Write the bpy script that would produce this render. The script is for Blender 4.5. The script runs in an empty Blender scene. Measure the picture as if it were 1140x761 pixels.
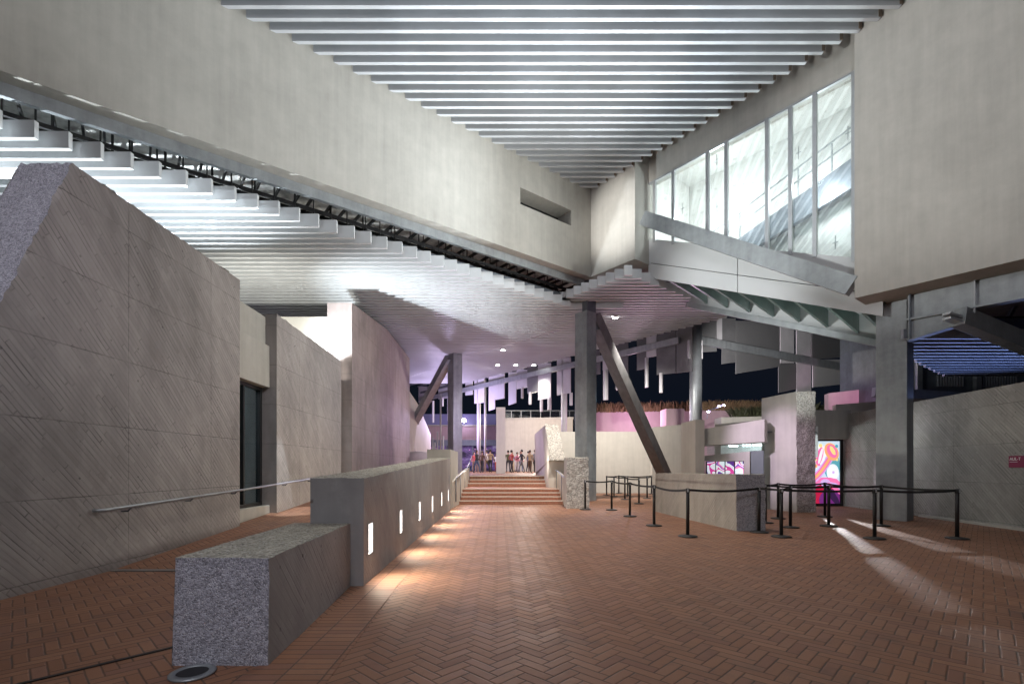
import bpy, bmesh, math, random
from math import radians, sin, cos, pi, floor
from mathutils import Vector, Matrix, noise
random.seed(7)
scene = bpy.context.scene
COL = scene.collection
EYE = 1.43                         # eye height; lens 540 px
TH = radians(37.3)
CU, SU = cos(TH), sin(TH)

def G(u, v, z=0.0):                # the building's own grid, turned 37.3 degrees
    return Vector((CU*u - SU*v, SU*u + CU*v, z))

# ------------------------------------------------------------------ materials
class NT:
    def __init__(s, name):
        s.m = bpy.data.materials.new(name); s.m.use_nodes = True
        s.t = s.m.node_tree; s.t.nodes.clear()
        s.out = s.t.nodes.new('ShaderNodeOutputMaterial')
        s.b = s.t.nodes.new('ShaderNodeBsdfPrincipled')
        s.t.links.new(s.b.outputs[0], s.out.inputs[0])
    def n(s, typ, **kw):
        x = s.t.nodes.new(typ)
        for k, v in kw.items(): setattr(x, k, v)
        return x
    def put(s, sock, v):
        if v is None: return
        if hasattr(v, 'is_output'): s.t.links.new(v, sock)
        elif isinstance(v, (tuple, list)) and len(v) == 3 and sock.type == 'RGBA': sock.default_value = (*v, 1)
        else: sock.default_value = v
    def math(s, op, a, b=None, c=None, clamp=False):
        x = s.n('ShaderNodeMath', operation=op, use_clamp=clamp)
        s.put(x.inputs[0], a); s.put(x.inputs[1], b); s.put(x.inputs[2], c)
        return x.outputs[0]
    def mix(s, f, a, b, mode='MIX'):
        x = s.n('ShaderNodeMix', data_type='RGBA', blend_type=mode)
        s.put(x.inputs[0], f); s.put(x.inputs[6], a); s.put(x.inputs[7], b)
        return x.outputs[2]
    def ramp(s, f, lo, hi):
        x = s.n('ShaderNodeMapRange'); s.put(x.inputs[0], f)
        x.inputs[1].default_value = lo; x.inputs[2].default_value = hi
        return x.outputs[0]
    def pos(s):
        return s.n('ShaderNodeNewGeometry').outputs['Position']
    def sep(s, v):
        x = s.n('ShaderNodeSeparateXYZ'); s.put(x.inputs[0], v); return x.outputs
    def comb(s, a, b, c=0.0):
        x = s.n('ShaderNodeCombineXYZ'); s.put(x.inputs[0], a); s.put(x.inputs[1], b); s.put(x.inputs[2], c); return x.outputs[0]
    def noise(s, vec, scale, detail=4, rough=.55):
        x = s.n('ShaderNodeTexNoise'); s.put(x.inputs['Vector'], vec)
        x.inputs['Scale'].default_value = scale; x.inputs['Detail'].default_value = detail
        x.inputs['Roughness'].default_value = rough
        return x.outputs[0]
    def voro(s, vec, scale, feature='F1'):
        x = s.n('ShaderNodeTexVoronoi', feature=feature); s.put(x.inputs['Vector'], vec)
        x.inputs['Scale'].default_value = scale
        return x.outputs
    def white(s, vec):
        x = s.n('ShaderNodeTexWhiteNoise', noise_dimensions='3D'); s.put(x.inputs[0], vec); return x.outputs[0]
    def scalev(s, vec, sc):
        x = s.n('ShaderNodeVectorMath', operation='MULTIPLY'); s.put(x.inputs[0], vec); x.inputs[1].default_value = sc; return x.outputs[0]
    def bump(s, h, strength=.4, dist=.01, normal=None):
        x = s.n('ShaderNodeBump'); x.inputs['Strength'].default_value = strength; x.inputs['Distance'].default_value = dist
        s.put(x.inputs['Height'], h)
        if normal is not None: s.put(x.inputs['Normal'], normal)
        return x.outputs[0]
    def fin(s, color=None, rough=None, normal=None, metallic=None, spec=None):
        s.put(s.b.inputs['Base Color'], color); s.put(s.b.inputs['Roughness'], rough)
        if normal is not None: s.put(s.b.inputs['Normal'], normal)
        if metallic is not None: s.b.inputs['Metallic'].default_value = metallic
        if spec is not None: s.b.inputs['Specular IOR Level'].default_value = spec
        return s.m

def plain(name, col, rough=.6, metallic=0.0, var=.12, scale=6, spec=.5):
    t = NT(name); p = t.pos()
    n = t.noise(p, scale, 5)
    f = t.ramp(n, .3, .7)
    c = t.mix(f, tuple(x*(1-var) for x in col), tuple(min(1, x*(1+var)) for x in col))
    r = t.math('MULTIPLY_ADD', n, .15, rough-.07)
    return t.fin(c, r, None, metallic, spec)

def concrete_smooth(name, col, streak=.12):
    t = NT(name); p = t.pos(); x, y, z = t.sep(p)
    big = t.noise(p, .5, 6, .6); mid = t.noise(p, 3.0, 6, .6); fine = t.noise(p, 60, 3)
    st = t.noise(t.scalev(p, (6, 6, .35)), 1.0, 4)
    tot = t.math('ADD', t.math('MULTIPLY', big, .5), t.math('ADD', t.math('MULTIPLY', mid, .3), t.math('MULTIPLY', st, .35)))
    c = t.mix(t.ramp(tot, .38, .78), tuple(q*(1-streak*1.6) for q in col), tuple(q*(1+streak) for q in col))
    c = t.mix(t.math('MULTIPLY', t.ramp(fine, .62, .8), .35), c, tuple(q*.6 for q in col))
    h = t.math('ADD', t.math('MULTIPLY', fine, .4), t.math('MULTIPLY', mid, .6))
    return t.fin(c, .82, t.bump(h, .25, .01), 0, .3)

def concrete_board(name, col, ax=(0, 1, 0), dirn=1, pz=.95, z0=1.05, pa=2.0, a0=1.03, contrast=1.0):
    """board marked concrete: narrow boards laid at 45 degrees, panel joints and tie holes"""
    t = NT(name); p = t.pos(); x, y, z = t.sep(p)
    al = t.math('ADD', t.math('MULTIPLY', x, ax[0]), t.math('MULTIPLY', y, ax[1]))
    al = t.math('MULTIPLY', al, dirn)
    wob = t.noise(p, 1.3, 2)
    tt = t.math('MULTIPLY', t.math('SUBTRACT', al, z), .7071)
    ww = t.math('MULTIPLY', t.math('ADD', al, z), .7071)
    ww = t.math('MULTIPLY_ADD', wob, .03, ww)
    # a new set of boards for each panel
    pa_i = t.math('FLOOR', t.math('DIVIDE', t.math('SUBTRACT', al, a0*dirn), pa))
    pz_i = t.math('FLOOR', t.math('DIVIDE', t.math('SUBTRACT', z, z0), pz))
    prand = t.white(t.comb(pa_i, pz_i, 3.3))
    ww = t.math('MULTIPLY_ADD', prand, .05, ww)
    rowf = t.math('DIVIDE', ww, .068)
    row = t.math('FLOOR', rowf); fr = t.math('SUBTRACT', rowf, row)
    ro = t.white(t.comb(row, 1.7, pz_i))
    cellf = t.math('DIVIDE', t.math('MULTIPLY_ADD', ro, 3.0, tt), .95)
    cell = t.math('FLOOR', cellf); fc = t.math('SUBTRACT', cellf, cell)
    tone = t.white(t.comb(row, cell, pz_i))
    edge = t.math('MINIMUM', fr, t.math('SUBTRACT', 1, fr))
    edge2 = t.math('MULTIPLY', t.math('MINIMUM', fc, t.math('SUBTRACT', 1, fc)), 13)
    edge = t.math('MINIMUM', edge, edge2)
    patch = t.noise(p, 2.2, 4, .65)
    line = t.math('MULTIPLY', t.math('SUBTRACT', 1, t.ramp(edge, .02, .16)), t.ramp(patch, .35, .62))
    line = t.math('MULTIPLY', line, t.ramp(t.white(t.comb(row, 9.1, cell)), .25, .7))
    msk = t.math('GREATER_THAN', t.math('ABSOLUTE', t.math('ADD', t.math('MULTIPLY', t.sep(t.n('ShaderNodeNewGeometry').outputs['True Normal'])[0], ax[1]), t.math('MULTIPLY', t.sep(t.n('ShaderNodeNewGeometry').outputs['True Normal'])[1], ax[0]))), .6)
    line = t.math('MULTIPLY', line, msk); tone = t.math('MULTIPLY', tone, msk)
    # joints
    jz = t.math('ABSOLUTE', t.math('SUBTRACT', t.math('FRACT', t.math('ADD', t.math('DIVIDE', t.math('SUBTRACT', z, z0), pz), .5)), .5))
    ja = t.math('ABSOLUTE', t.math('SUBTRACT', t.math('FRACT', t.math('ADD', t.math('DIVIDE', t.math('SUBTRACT', al, a0*dirn), pa), .5)), .5))
    jj = t.math('MINIMUM', t.math('MULTIPLY', jz, pz), t.math('MULTIPLY', ja, pa))
    joint = t.math('MULTIPLY', t.math('SUBTRACT', 1, t.ramp(jj, .003, .011)), t.math('MULTIPLY', t.ramp(patch, .3, .6), .6))
    # tie holes
    hx = t.math('SUBTRACT', t.math('FRACT', t.math('DIVIDE', al, .5)), .5); hz = t.math('SUBTRACT', t.math('FRACT', t.math('DIVIDE', t.math('SUBTRACT', z, z0), .475)), .5); hx = t.math('MULTIPLY_ADD', t.noise(p, .9, 1), .12, hx)
    hd = t.math('SQRT', t.math('ADD', t.math('POWER', t.math('MULTIPLY', hx, .5), 2), t.math('POWER', t.math('MULTIPLY', hz, .475), 2)))
    hole = t.math('MULTIPLY', t.math('SUBTRACT', 1, t.ramp(hd, .012, .02)), t.math('MULTIPLY', msk, t.ramp(patch, .4, .6)))
    big = t.noise(p, .55, 6, .6); streak = t.noise(t.scalev(p, (3, 3, .5)), 1.0, 5)
    grain = t.math('MULTIPLY', t.noise(t.comb(t.math('MULTIPLY', tt, 3), t.math('MULTIPLY', ww, 60), 0), 1.0, 4), msk)
    f = t.math('ADD', t.math('MULTIPLY', big, .75), t.math('ADD', t.math('MULTIPLY', streak, .35), t.math('MULTIPLY', tone, .10*contrast)))
    f = t.math('ADD', f, t.math('MULTIPLY', grain, .12))
    c = t.mix(t.ramp(f, .42, .86), tuple(q*.6 for q in col), tuple(q*1.3 for q in col))
    soft = t.math('MULTIPLY', t.math('SUBTRACT', 1, t.ramp(edge, .0, .32)), t.math('MULTIPLY', msk, t.math('MULTIPLY_ADD', t.ramp(t.noise(p, 1.7, 3), .35, .65),   .22*contrast, .05*contrast)))
    line = t.math('MAXIMUM', line, soft)
    dk = t.math('ADD', t.math('MULTIPLY', line, .8*contrast), t.math('ADD', joint, t.math('MULTIPLY', hole, .6)), clamp=True)
    c = t.mix(dk, c, tuple(q*.28 for q in col))
    stain = t.ramp(t.noise(p, 1.1, 7, .7), .56, .72)
    c = t.mix(t.math('MULTIPLY', stain, .35), c, tuple(q*.5 for q in col))
    light = t.ramp(t.noise(p, 1.9, 6, .65), .55, .75)
    c = t.mix(t.math('MULTIPLY', light, .35), c, tuple(min(.8, q*1.45) for q in col))
    h = t.math('SUBTRACT', t.math('ADD', t.math('MULTIPLY', tone, .35), t.math('MULTIPLY', grain, .3)), t.math('MULTIPLY', dk, 1.0))
    return t.fin(c, .78, t.bump(h, .55, .012), 0, .35)

def concrete_rough(name, col, scale=1.0, bumpd=.03):
    """bush hammered concrete with exposed stones"""
    t = NT(name); p = t.pos()
    v1 = t.voro(p, 42*scale); v2 = t.voro(p, 95*scale)
    n1 = t.noise(p, 9*scale, 6, .65); n2 = t.noise(p, 70*scale, 4, .6)
    d1 = v1[0]; tone = t.sep(v1[1])[0]
    f = t.math('ADD', t.math('MULTIPLY', tone, .42), t.math('ADD', t.math('MULTIPLY', n1, .45), t.math('MULTIPLY', n2, .35)))
    c = t.mix(t.ramp(f, .32, .92), tuple(q*.5 for q in col), tuple(min(.9, q*1.45) for q in col))
    speck = t.math('GREATER_THAN', t.sep(v2[1])[1], .93)
    c = t.mix(t.math('MULTIPLY', speck, .7), c, tuple(q*.15 for q in col))
    sp2 = t.math('GREATER_THAN', t.sep(v2[1])[2], .95)
    c = t.mix(t.math('MULTIPLY', sp2, .5), c, (.75, .74, .72))
    h = t.math('ADD', t.math('MULTIPLY', n1, .8), t.math('SUBTRACT', t.math('MULTIPLY', n2, .7), t.math('MULTIPLY', d1, .7)))
    return t.fin(c, .85, t.bump(h, .8, bumpd), 0, .3)

def brick_floor(name, strip=False):
    """red clay pavers in a 45 degree herringbone, 3 to 1"""
    t = NT(name); p = t.pos(); x, y, z = t.sep(p)
    W = .0905; n = 3
    wx = t.math('MULTIPLY_ADD', t.noise(p, 5, 2), .012, x); wy = t.math('MULTIPLY_ADD', t.noise(p, 4.3, 2), .012, y)
    if strip:
        a = t.math('DIVIDE', wy, W); b = t.math('DIVIDE', t.math('ADD', wx, .05), .285)
        i = t.math('FLOOR', a); j = t.math('FLOOR', b); fx = t.math('SUBTRACT', a, i); fy = t.math('SUBTRACT', b, j)
        d = t.math('MINIMUM', t.math('MINIMUM', fx, t.math('SUBTRACT', 1, fx)),
                   t.math('MULTIPLY', t.math('MINIMUM', fy, t.math('SUBTRACT', 1, fy)), 3))
        idv = t.comb(i, j, 5); along = fy
    else:
        k = .70711/W
        a = t.math('MULTIPLY', t.math('ADD', wx, wy), k); b = t.math('MULTIPLY', t.math('SUBTRACT', wy, wx), k)
        i = t.math('FLOOR', a); j = t.math('FLOOR', b)
        fx = t.math('SUBTRACT', a, i); fy = t.math('SUBTRACT', b, j)
        m = t.math('FLOORED_MODULO', t.math('SUBTRACT', i, j), 2*n) if False else None
        dif = t.math('SUBTRACT', i, j)
        m = t.math('SUBTRACT', dif, t.math('MULTIPLY', t.math('FLOOR', t.math('DIVIDE', t.math('ADD', dif, .001), 2*n)), 2*n))
        isv = t.math('GREATER_THAN', m, n-.5)
        def sel(h, v): return t.math('ADD', t.math('MULTIPLY', h, t.math('SUBTRACT', 1, isv)), t.math('MULTIPLY', v, isv))
        lh = t.math('ADD', m, fx); lv = t.math('ADD', t.math('SUBTRACT', 2*n-1, m), fy)
        dh = t.math('MINIMUM', t.math('MINIMUM', lh, t.math('SUBTRACT', n, lh)), t.math('MINIMUM', fy, t.math('SUBTRACT', 1, fy)))
        dv = t.math('MINIMUM', t.math('MINIMUM', lv, t.math('SUBTRACT', n, lv)), t.math('MINIMUM', fx, t.math('SUBTRACT', 1, fx)))
        d = sel(dh, dv)
        idv = t.comb(sel(t.math('SUBTRACT', i, m), i), sel(j, t.math('SUBTRACT', j, t.math('SUBTRACT', 2*n-1, m))), isv)
        along = isv
    rnd = t.white(idv); rnd2 = t.white(t.scalev(idv, (1.3, 2.1, 7)))
    big = t.noise(p, .45, 5, .6); fine = t.noise(p, 90, 4, .6); blot = t.noise(p, 6, 4, .6)
    c = t.mix(rnd, (.222, .100, .053), (.292, .142, .079))
    c = t.mix(t.math('MULTIPLY', t.math('GREATER_THAN', rnd2, .86), .45), c, (.20, .10, .075))
    c = t.mix(t.math('MULTIPLY', t.ramp(big, .4, .72), .45), c, (.20, .105, .072))
    c = t.mix(t.math('MULTIPLY', t.ramp(t.noise(p, 1.4, 6, .7), .54, .70), .5), c, (.085, .05, .037))
    gum = t.math('LESS_THAN', t.voro(p, 1.9)[0], .028)
    c = t.mix(t.math('MULTIPLY', gum, .6), c, (.05, .042, .038))
    c = t.mix(t.math('MULTIPLY', t.ramp(fine, .5, .8), .35), c, (.13, .07, .05))
    c = t.mix(t.math('MULTIPLY', t.ramp(blot, .58, .75), .35), c, (.11, .065, .05))
    ln = t.math('SUBTRACT', 1, t.ramp(d, .03, .085))
    mort = t.mix(t.ramp(blot, .35, .65), (.035, .026, .021), (.085, .070, .058))
    c = t.mix(t.math('MULTIPLY', ln, t.math('MULTIPLY_ADD', t.ramp(blot, .3, .6), .5, .45)), c, mort)
    h = t.math('ADD', t.math('MULTIPLY', t.ramp(d, .02, .13), 1.0), t.math('ADD', t.math('MULTIPLY', rnd, .18), t.math('MULTIPLY', fine, .3)))
    r = t.math('ADD', t.math('MULTIPLY', rnd2, .10), t.math('ADD', t.math('MULTIPLY', blot, .12), t.math('MULTIPLY_ADD', ln, .25, .46)))
    return t.fin(c, r, t.bump(h, .42, .007), 0, .4)

def steel(name, col, metallic=.55, rough=.42):
    t = NT(name); p = t.pos()
    n = t.noise(p, 2.6, 6, .7); n2 = t.noise(p, 22, 4, .6); st = t.noise(t.scalev(p, (5, 5, .5)), 1, 4)
    f = t.math('ADD', t.math('MULTIPLY', n, .6), t.math('MULTIPLY', st, .4))
    c = t.mix(t.ramp(f, .32, .7), tuple(q*.72 for q in col), tuple(q*1.2 for q in col))
    r = t.math('MULTIPLY_ADD', n2, .25, rough-.1)
    return t.fin(c, r, t.bump(n2, .06, .004), metallic)

def emit(name, col, strength):
    t = NT(name)
    t.b.inputs['Base Color'].default_value = (*[min(1, q) for q in col], 1)
    t.b.inputs['Emission Color'].default_value = (*col, 1)
    t.b.inputs['Emission Strength'].default_value = strength
    return t.m

def glass(name, tint=(.9, .95, .95), refl=1.0):
    m = bpy.data.materials.new(name); m.use_nodes = True; t = m.node_tree; t.nodes.clear()
    o = t.nodes.new('ShaderNodeOutputMaterial'); mx = t.nodes.new('ShaderNodeMixShader')
    tr = t.nodes.new('ShaderNodeBsdfTransparent'); gl = t.nodes.new('ShaderNodeBsdfGlossy'); lw_ = t.nodes.new('ShaderNodeLayerWeight'); pw = t.nodes.new('ShaderNodeMath'); fr = t.nodes.new('ShaderNodeMath')
    tr.inputs[0].default_value = (*tint, 1); gl.inputs['Roughness'].default_value = .01; gl.inputs[0].default_value = (refl, refl, refl, 1)
    lw_.inputs[0].default_value = .5; pw.operation = 'POWER'; pw.inputs[1].default_value = 3.0; t.links.new(lw_.outputs['Facing'], pw.inputs[0])
    fr.operation = 'MULTIPLY_ADD'; fr.inputs[1].default_value = .7; fr.inputs[2].default_value = .16; t.links.new(pw.outputs[0], fr.inputs[0])
    t.links.new(fr.outputs[0], mx.inputs[0]); t.links.new(tr.outputs[0], mx.inputs[1]); t.links.new(gl.outputs[0], mx.inputs[2]); t.links.new(mx.outputs[0], o.inputs[0])
    return m

def mesh_screen(name, col, hole=.45):
    """perforated metal: tiny holes that let the view through"""
    m = bpy.data.materials.new(name); m.use_nodes = True; t = m.node_tree; t.nodes.clear()
    o = t.nodes.new('ShaderNodeOutputMaterial'); mx = t.nodes.new('ShaderNodeMixShader')
    tr = t.nodes.new('ShaderNodeBsdfTransparent'); b = t.nodes.new('ShaderNodeBsdfPrincipled')
    b.inputs['Base Color'].default_value = (*col, 1); b.inputs['Roughness'].default_value = .5; b.inputs['Metallic'].default_value = .3
    vo = t.nodes.new('ShaderNodeTexVoronoi'); vo.inputs['Scale'].default_value = 30; vo.inputs['Randomness'].default_value = .0
    ge = t.nodes.new('ShaderNodeNewGeometry'); t.links.new(ge.outputs['Position'], vo.inputs['Vector'])
    lt = t.nodes.new('ShaderNodeMath'); lt.operation = 'GREATER_THAN'; lt.inputs[1].default_value = hole
    t.links.new(vo.outputs[0], lt.inputs[0]); t.links.new(lt.outputs[0], mx.inputs[0])
    t.links.new(tr.outputs[0], mx.inputs[1]); t.links.new(b.outputs[0], mx.inputs[2]); t.links.new(mx.outputs[0], o.inputs[0])
    return m

def pattern_poster(name, strength, seed):
    """bold abstract print, back lit"""
    t = NT(name); p = t.pos()
    q = t.n('ShaderNodeVectorMath', operation='ADD'); t.put(q.inputs[0], p); q.inputs[1].default_value = (seed*3.1, seed*1.7, seed)
    n = t.noise(q.outputs[0], 2.2, 1.5, .4)
    r = t.n('ShaderNodeValToRGB'); t.put(r.inputs[0], n); cr = r.color_ramp; cr.interpolation = 'CONSTANT'
    cols = [(.0, (.10, .03, .25)), (.38, (.75, .82, .9)), (.47, (.62, .06, .32)), (.52, (.9, .9, .95)), (.56, (.25, .10, .45)), (.61, (.8, .25, .45)), (.66, (.7, .85, .92))]
    cr.elements[0].position = 0; cr.elements[0].color = (*cols[0][1], 1); cr.elements[1].position = cols[1][0]; cr.elements[1].color = (*cols[1][1], 1)
    for ps, c in cols[2:]:
        e = cr.elements.new(ps); e.color = (*c, 1)
    t.put(t.b.inputs['Base Color'], r.outputs[0]); t.put(t.b.inputs['Emission Color'], r.outputs[0]); t.b.inputs['Emission Strength'].default_value = strength
    t.b.inputs['Roughness'].default_value = .3
    return t.m

M = dict(
    beam=concrete_smooth('cast_concrete', (.43, .415, .375), .13),
    mass=concrete_smooth('cast_concrete_pale', (.46, .445, .41), .13),
    bright=concrete_smooth('plaza_concrete', (.50, .47, .42), .10),
    board=concrete_board('board_marked_concrete', (.33, .305, .285)),
    boardr=concrete_board('board_marked_concrete_right', (.31, .30, .275), dirn=-1, contrast=1.1),
    boardl=concrete_board('board_marked_concrete_low', (.35, .345, .345), pz=5, z0=-1, pa=40, a0=-5, contrast=.5),
    rough=concrete_rough('bush_hammered_concrete', (.34, .335, .37), 1.7, .014),
    roughp=concrete_rough('bush_hammered_pale', (.52, .49, .44), .8),
    roughd=concrete_rough('chiselled_concrete', (.40, .36, .335), .8, .03), roughq=concrete_rough('picked_concrete', (.42, .41, .39), .7, .02),
    roughtop=concrete_rough('hammered_top_concrete', (.40, .38, .32), .8),
    brick=brick_floor('herringbone_brick'),
    strip=brick_floor('edge_course_brick', True),
    stepb=plain('step_brick', (.30, .135, .085), .6, var=.25, scale=14),
    steel=steel('galvanised_steel', (.36, .385, .40)),
    steeld=steel('dark_steel', (.17, .19, .22)),
    brace=steel('brace_steel', (.22, .215, .215), .4, .5),
    slat=plain('slat_aluminium', (.60, .62, .63), .5, .12, var=.05, scale=1.2),
    slatu=plain('upper_slat_aluminium', (.52, .54, .56), .5, .12, var=.10, scale=.9),
    slatb=plain('blue_grey_slat', (.40, .43, .48), .4, .4, var=.08),
    deck=plain('sprayed_deck', (.55, .55, .53), .9, 0, var=.5, scale=3),
    decku=plain('upper_deck', (.30, .30, .30), .9, 0, var=.5, scale=3),
    black=plain('black_metal', (.015, .015, .016), .45, .2),
    belt=plain('belt_webbing', (.012, .012, .013), .75),
    rubber=plain('rubber_base', (.02, .02, .021), .55),
    pale=plain('pale_panel', (.62, .64, .65), .45, .05, var=.03, scale=.8),
    fin=plain('green_grey_fin', (.28, .37, .35), .35, .3, var=.25, scale=1.4),
    pinkf=plain('fascia_panel', (.55, .45, .50), .5, 0, var=.05),  # rose light from below is mixed into the panel colour
    white=plain('white_render', (.68, .66, .60), .8, 0, var=.07, scale=2),
    alu=plain('aluminium_mullion', (.50, .52, .54), .35, .5, var=.05),
    vshop=None, bracket=plain('brown_bracket', (.16, .12, .09), .7), mesh_d=mesh_screen('perforated_dark', (.20, .20, .205), .3),
    mesh_l=mesh_screen('perforated_pale', (.60, .60, .61), .22),
    paneld=plain('screen_panel_dark', (.16, .16, .165), .55, .2, var=.15, scale=2),
    panell=plain('screen_panel_pale', (.55, .54, .56), .55, .1, var=.06, scale=2),
    glass=glass('window_glass'),
    glassd=glass('dark_window_glass', (.62, .74, .78)),
    pinkc=concrete_smooth('rose_lit_render', (.50, .36, .40), .1),  # the rose light on these walls is put into the base colour
    lamp=emit('lamp_face', (1, .96, .9), 14),
    down=emit('downlight_face', (1, .97, .95), 30),
    lampv=emit('violet_lamp_face', (.75, .65, 1), 40),
    strip_l=emit('led_tube', (.85, .97, 1), 14),
    thatch=plain('thatch_straw', (.20, .13, .07), .9, 0, var=.4, scale=9),
    hedge=plain('hedge_leaf', (.045, .05, .022), .8, 0, var=.4, scale=6),
    magenta=plain('magenta_enamel', (.24, .006, .06), .35, 0, var=.03),
    letter=plain('white_lettering', (.8, .78, .8), .5, 0, var=.02),
    grout=plain('threshold_metal', (.25, .25, .25), .4, .7, var=.1),
    counter=plain('teal_grey_counter', (.16, .19, .20), .35, .1, var=.06),
    interior=plain('interior_wall', (.72, .72, .70), .8, 0, var=.04),
)

def dim_shop(name):
    t = NT(name); p = t.pos()
    n = t.noise(t.scalev(p, (1, 1, 1.6)), .9, 3, .6); k = t.voro(p, 1.6)
    c = t.mix(t.ramp(n, .42, .62), (.012, .008, .03), (.17, .10, .30))
    c = t.mix(t.math('LESS_THAN', k[0], .12), c, (.8, .35, .75))
    c = t.mix(t.ramp(n, .62, .72), c, (.30, .28, .42))
    t.put(t.b.inputs['Emission Color'], c); t.put(t.b.inputs['Base Color'], c); t.b.inputs['Emission Strength'].default_value = .45
    return t.m
M['vshop'] = dim_shop('violet_shop_glass')

# ------------------------------------------------------------------ mesh building
class MB:
    def __init__(s): s.v = []; s.f = []; s.m = []
    def add(s, pts, faces, mi=0):
        o = len(s.v); s.v += [Vector(p) for p in pts]
        for f in faces: s.f.append([o+i for i in f]); s.m.append(mi)
        return s
    def hexa(s, b, t, mi=0):                      # b, t: four corners each, counter-clockwise from above
        return s.add(list(b)+list(t), [(3, 2, 1, 0), (4, 5, 6, 7), (0, 1, 5, 4), (1, 2, 6, 5), (2, 3, 7, 6), (3, 0, 4, 7)], mi)
    def box(s, x0, x1, y0, y1, z0, z1, mi=0):
        c = [(x0, y0), (x1, y0), (x1, y1), (x0, y1)]
        return s.hexa([(x, y, z0) for x, y in c], [(x, y, z1) for x, y in c], mi)
    def gbox(s, u0, u1, v0, v1, z0, z1, mi=0):
        c = [(u0, v0), (u1, v0), (u1, v1), (u0, v1)]
        return s.hexa([G(u, v, z0) for u, v in c], [G(u, v, z1) for u, v in c], mi)
    def prism(s, poly, z0, z1, mi=0):             # counter-clockwise polygon in plan
        n = len(poly)
        zt = z1 if isinstance(z1, (list, tuple)) else [z1]*n
        return s.add([(x, y, z0) for x, y in poly]+[(x, y, zt[i]) for i, (x, y) in enumerate(poly)],
                     [tuple(range(n-1, -1, -1)), tuple(range(n, 2*n))]+[(i, (i+1) % n, n+(i+1) % n, n+i) for i in range(n)], mi)
    def slab(s, poly, off, mi=0):                 # a flat outline in 3-D, given thickness by the vector off
        n = len(poly); off = Vector(off); P = [Vector(p) for p in poly]
        return s.add(P+[p+off for p in P], [tuple(range(n-1, -1, -1)), tuple(range(n, 2*n))]+[(i, (i+1) % n, n+(i+1) % n, n+i) for i in range(n)], mi)
    def bar(s, a, b, w, h, up=(0, 0, 1), mi=0):   # rectangular bar, w sideways, h along 'up'
        a, b = Vector(a), Vector(b); d = (b-a).normalized(); side = d.cross(Vector(up)).normalized(); upv = side.cross(d).normalized()
        q = [(-1, -1), (1, -1), (1, 1), (-1, 1)]
        pa = [a+side*(i*w/2)+upv*(j*h/2) for i, j in q]; pb = [b+side*(i*w/2)+upv*(j*h/2) for i, j in q]
        return s.add(pa+pb, [(0, 1, 2, 3), (7, 6, 5, 4), (1, 0, 4, 5), (2, 1, 5, 6), (3, 2, 6, 7), (0, 3, 7, 4)], mi)
    def tube(s, pts, r, n=10, mi=0):
        pts = [Vector(p) for p in pts]; o = len(s.v); rings = []
        for i, p in enumerate(pts):
            d = (pts[min(i+1, len(pts)-1)]-pts[max(i-1, 0)]).normalized()
            ref = Vector((0, 0, 1)) if abs(d.z) < .9 else Vector((1, 0, 0))
            a = d.cross(ref).normalized(); b = d.cross(a).normalized()
            rr = r[i] if isinstance(r, (list, tuple)) else r
            s.v += [p+a*(rr*cos(2*pi*k/n))+b*(rr*sin(2*pi*k/n)) for k in range(n)]
        for i in range(len(pts)-1):
            for k in range(n):
                s.f.append([o+i*n+k, o+i*n+(k+1) % n, o+(i+1)*n+(k+1) % n, o+(i+1)*n+k]); s.m.append(mi)
        s.f.append([o+k for k in range(n-1, -1, -1)]); s.m.append(mi)
        s.f.append([o+(len(pts)-1)*n+k for k in range(n)]); s.m.append(mi)
        return s
    def lathe(s, prof, c=(0, 0, 0), n=24, mi=0):
        c = Vector(c); o = len(s.v)
        for r, z in prof: s.v += [c+Vector((r*cos(2*pi*k/n), r*sin(2*pi*k/n), z)) for k in range(n)]
        for i in range(len(prof)-1):
            for k in range(n):
                s.f.append([o+i*n+k, o+i*n+(k+1) % n, o+(i+1)*n+(k+1) % n, o+(i+1)*n+k]); s.m.append(mi)
        s.f.append([o+k for k in range(n-1, -1, -1)]); s.m.append(mi)
        s.f.append([o+(len(prof)-1)*n+k for k in range(n)]); s.m.append(mi)
        return s
    def build(s, name, mats, parent=None, smooth=False, bevel=0, recalc=True):
        me = bpy.data.meshes.new(name); me.from_pydata([tuple(p) for p in s.v], [], s.f)
        mats = mats if isinstance(mats, (list, tuple)) else [mats]
        for m in mats: me.materials.append(m)
        me.polygons.foreach_set('material_index', s.m)
        if recalc:
            bm = bmesh.new(); bm.from_mesh(me); bmesh.ops.recalc_face_normals(bm, faces=bm.faces); bm.to_mesh(me); bm.free()
        if smooth: me.polygons.foreach_set('use_smooth', [True]*len(me.polygons))
        o = bpy.data.objects.new(name, me); COL.objects.link(o)
        if parent is not None:
            o.parent = parent; o.matrix_parent_inverse = Matrix.Translation(-Vector(parent.location)) if parent.type == 'EMPTY' else Matrix()
        if bevel:
            b = o.modifiers.new('edge', 'BEVEL'); b.width = bevel; b.segments = 2; b.limit_method = 'ANGLE'
        return o

def tag(o, label, cat, group=None, kind=None):
    o['label'] = label; o['category'] = cat
    if group: o['group'] = group
    if kind: o['kind'] = kind
    return o
def struct(o): o['kind'] = 'structure'; return o
def empty(name, loc, label, cat, group=None):
    e = bpy.data.objects.new(name, None); COL.objects.link(e); e.location = loc
    return tag(e, label, cat, group)

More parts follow.
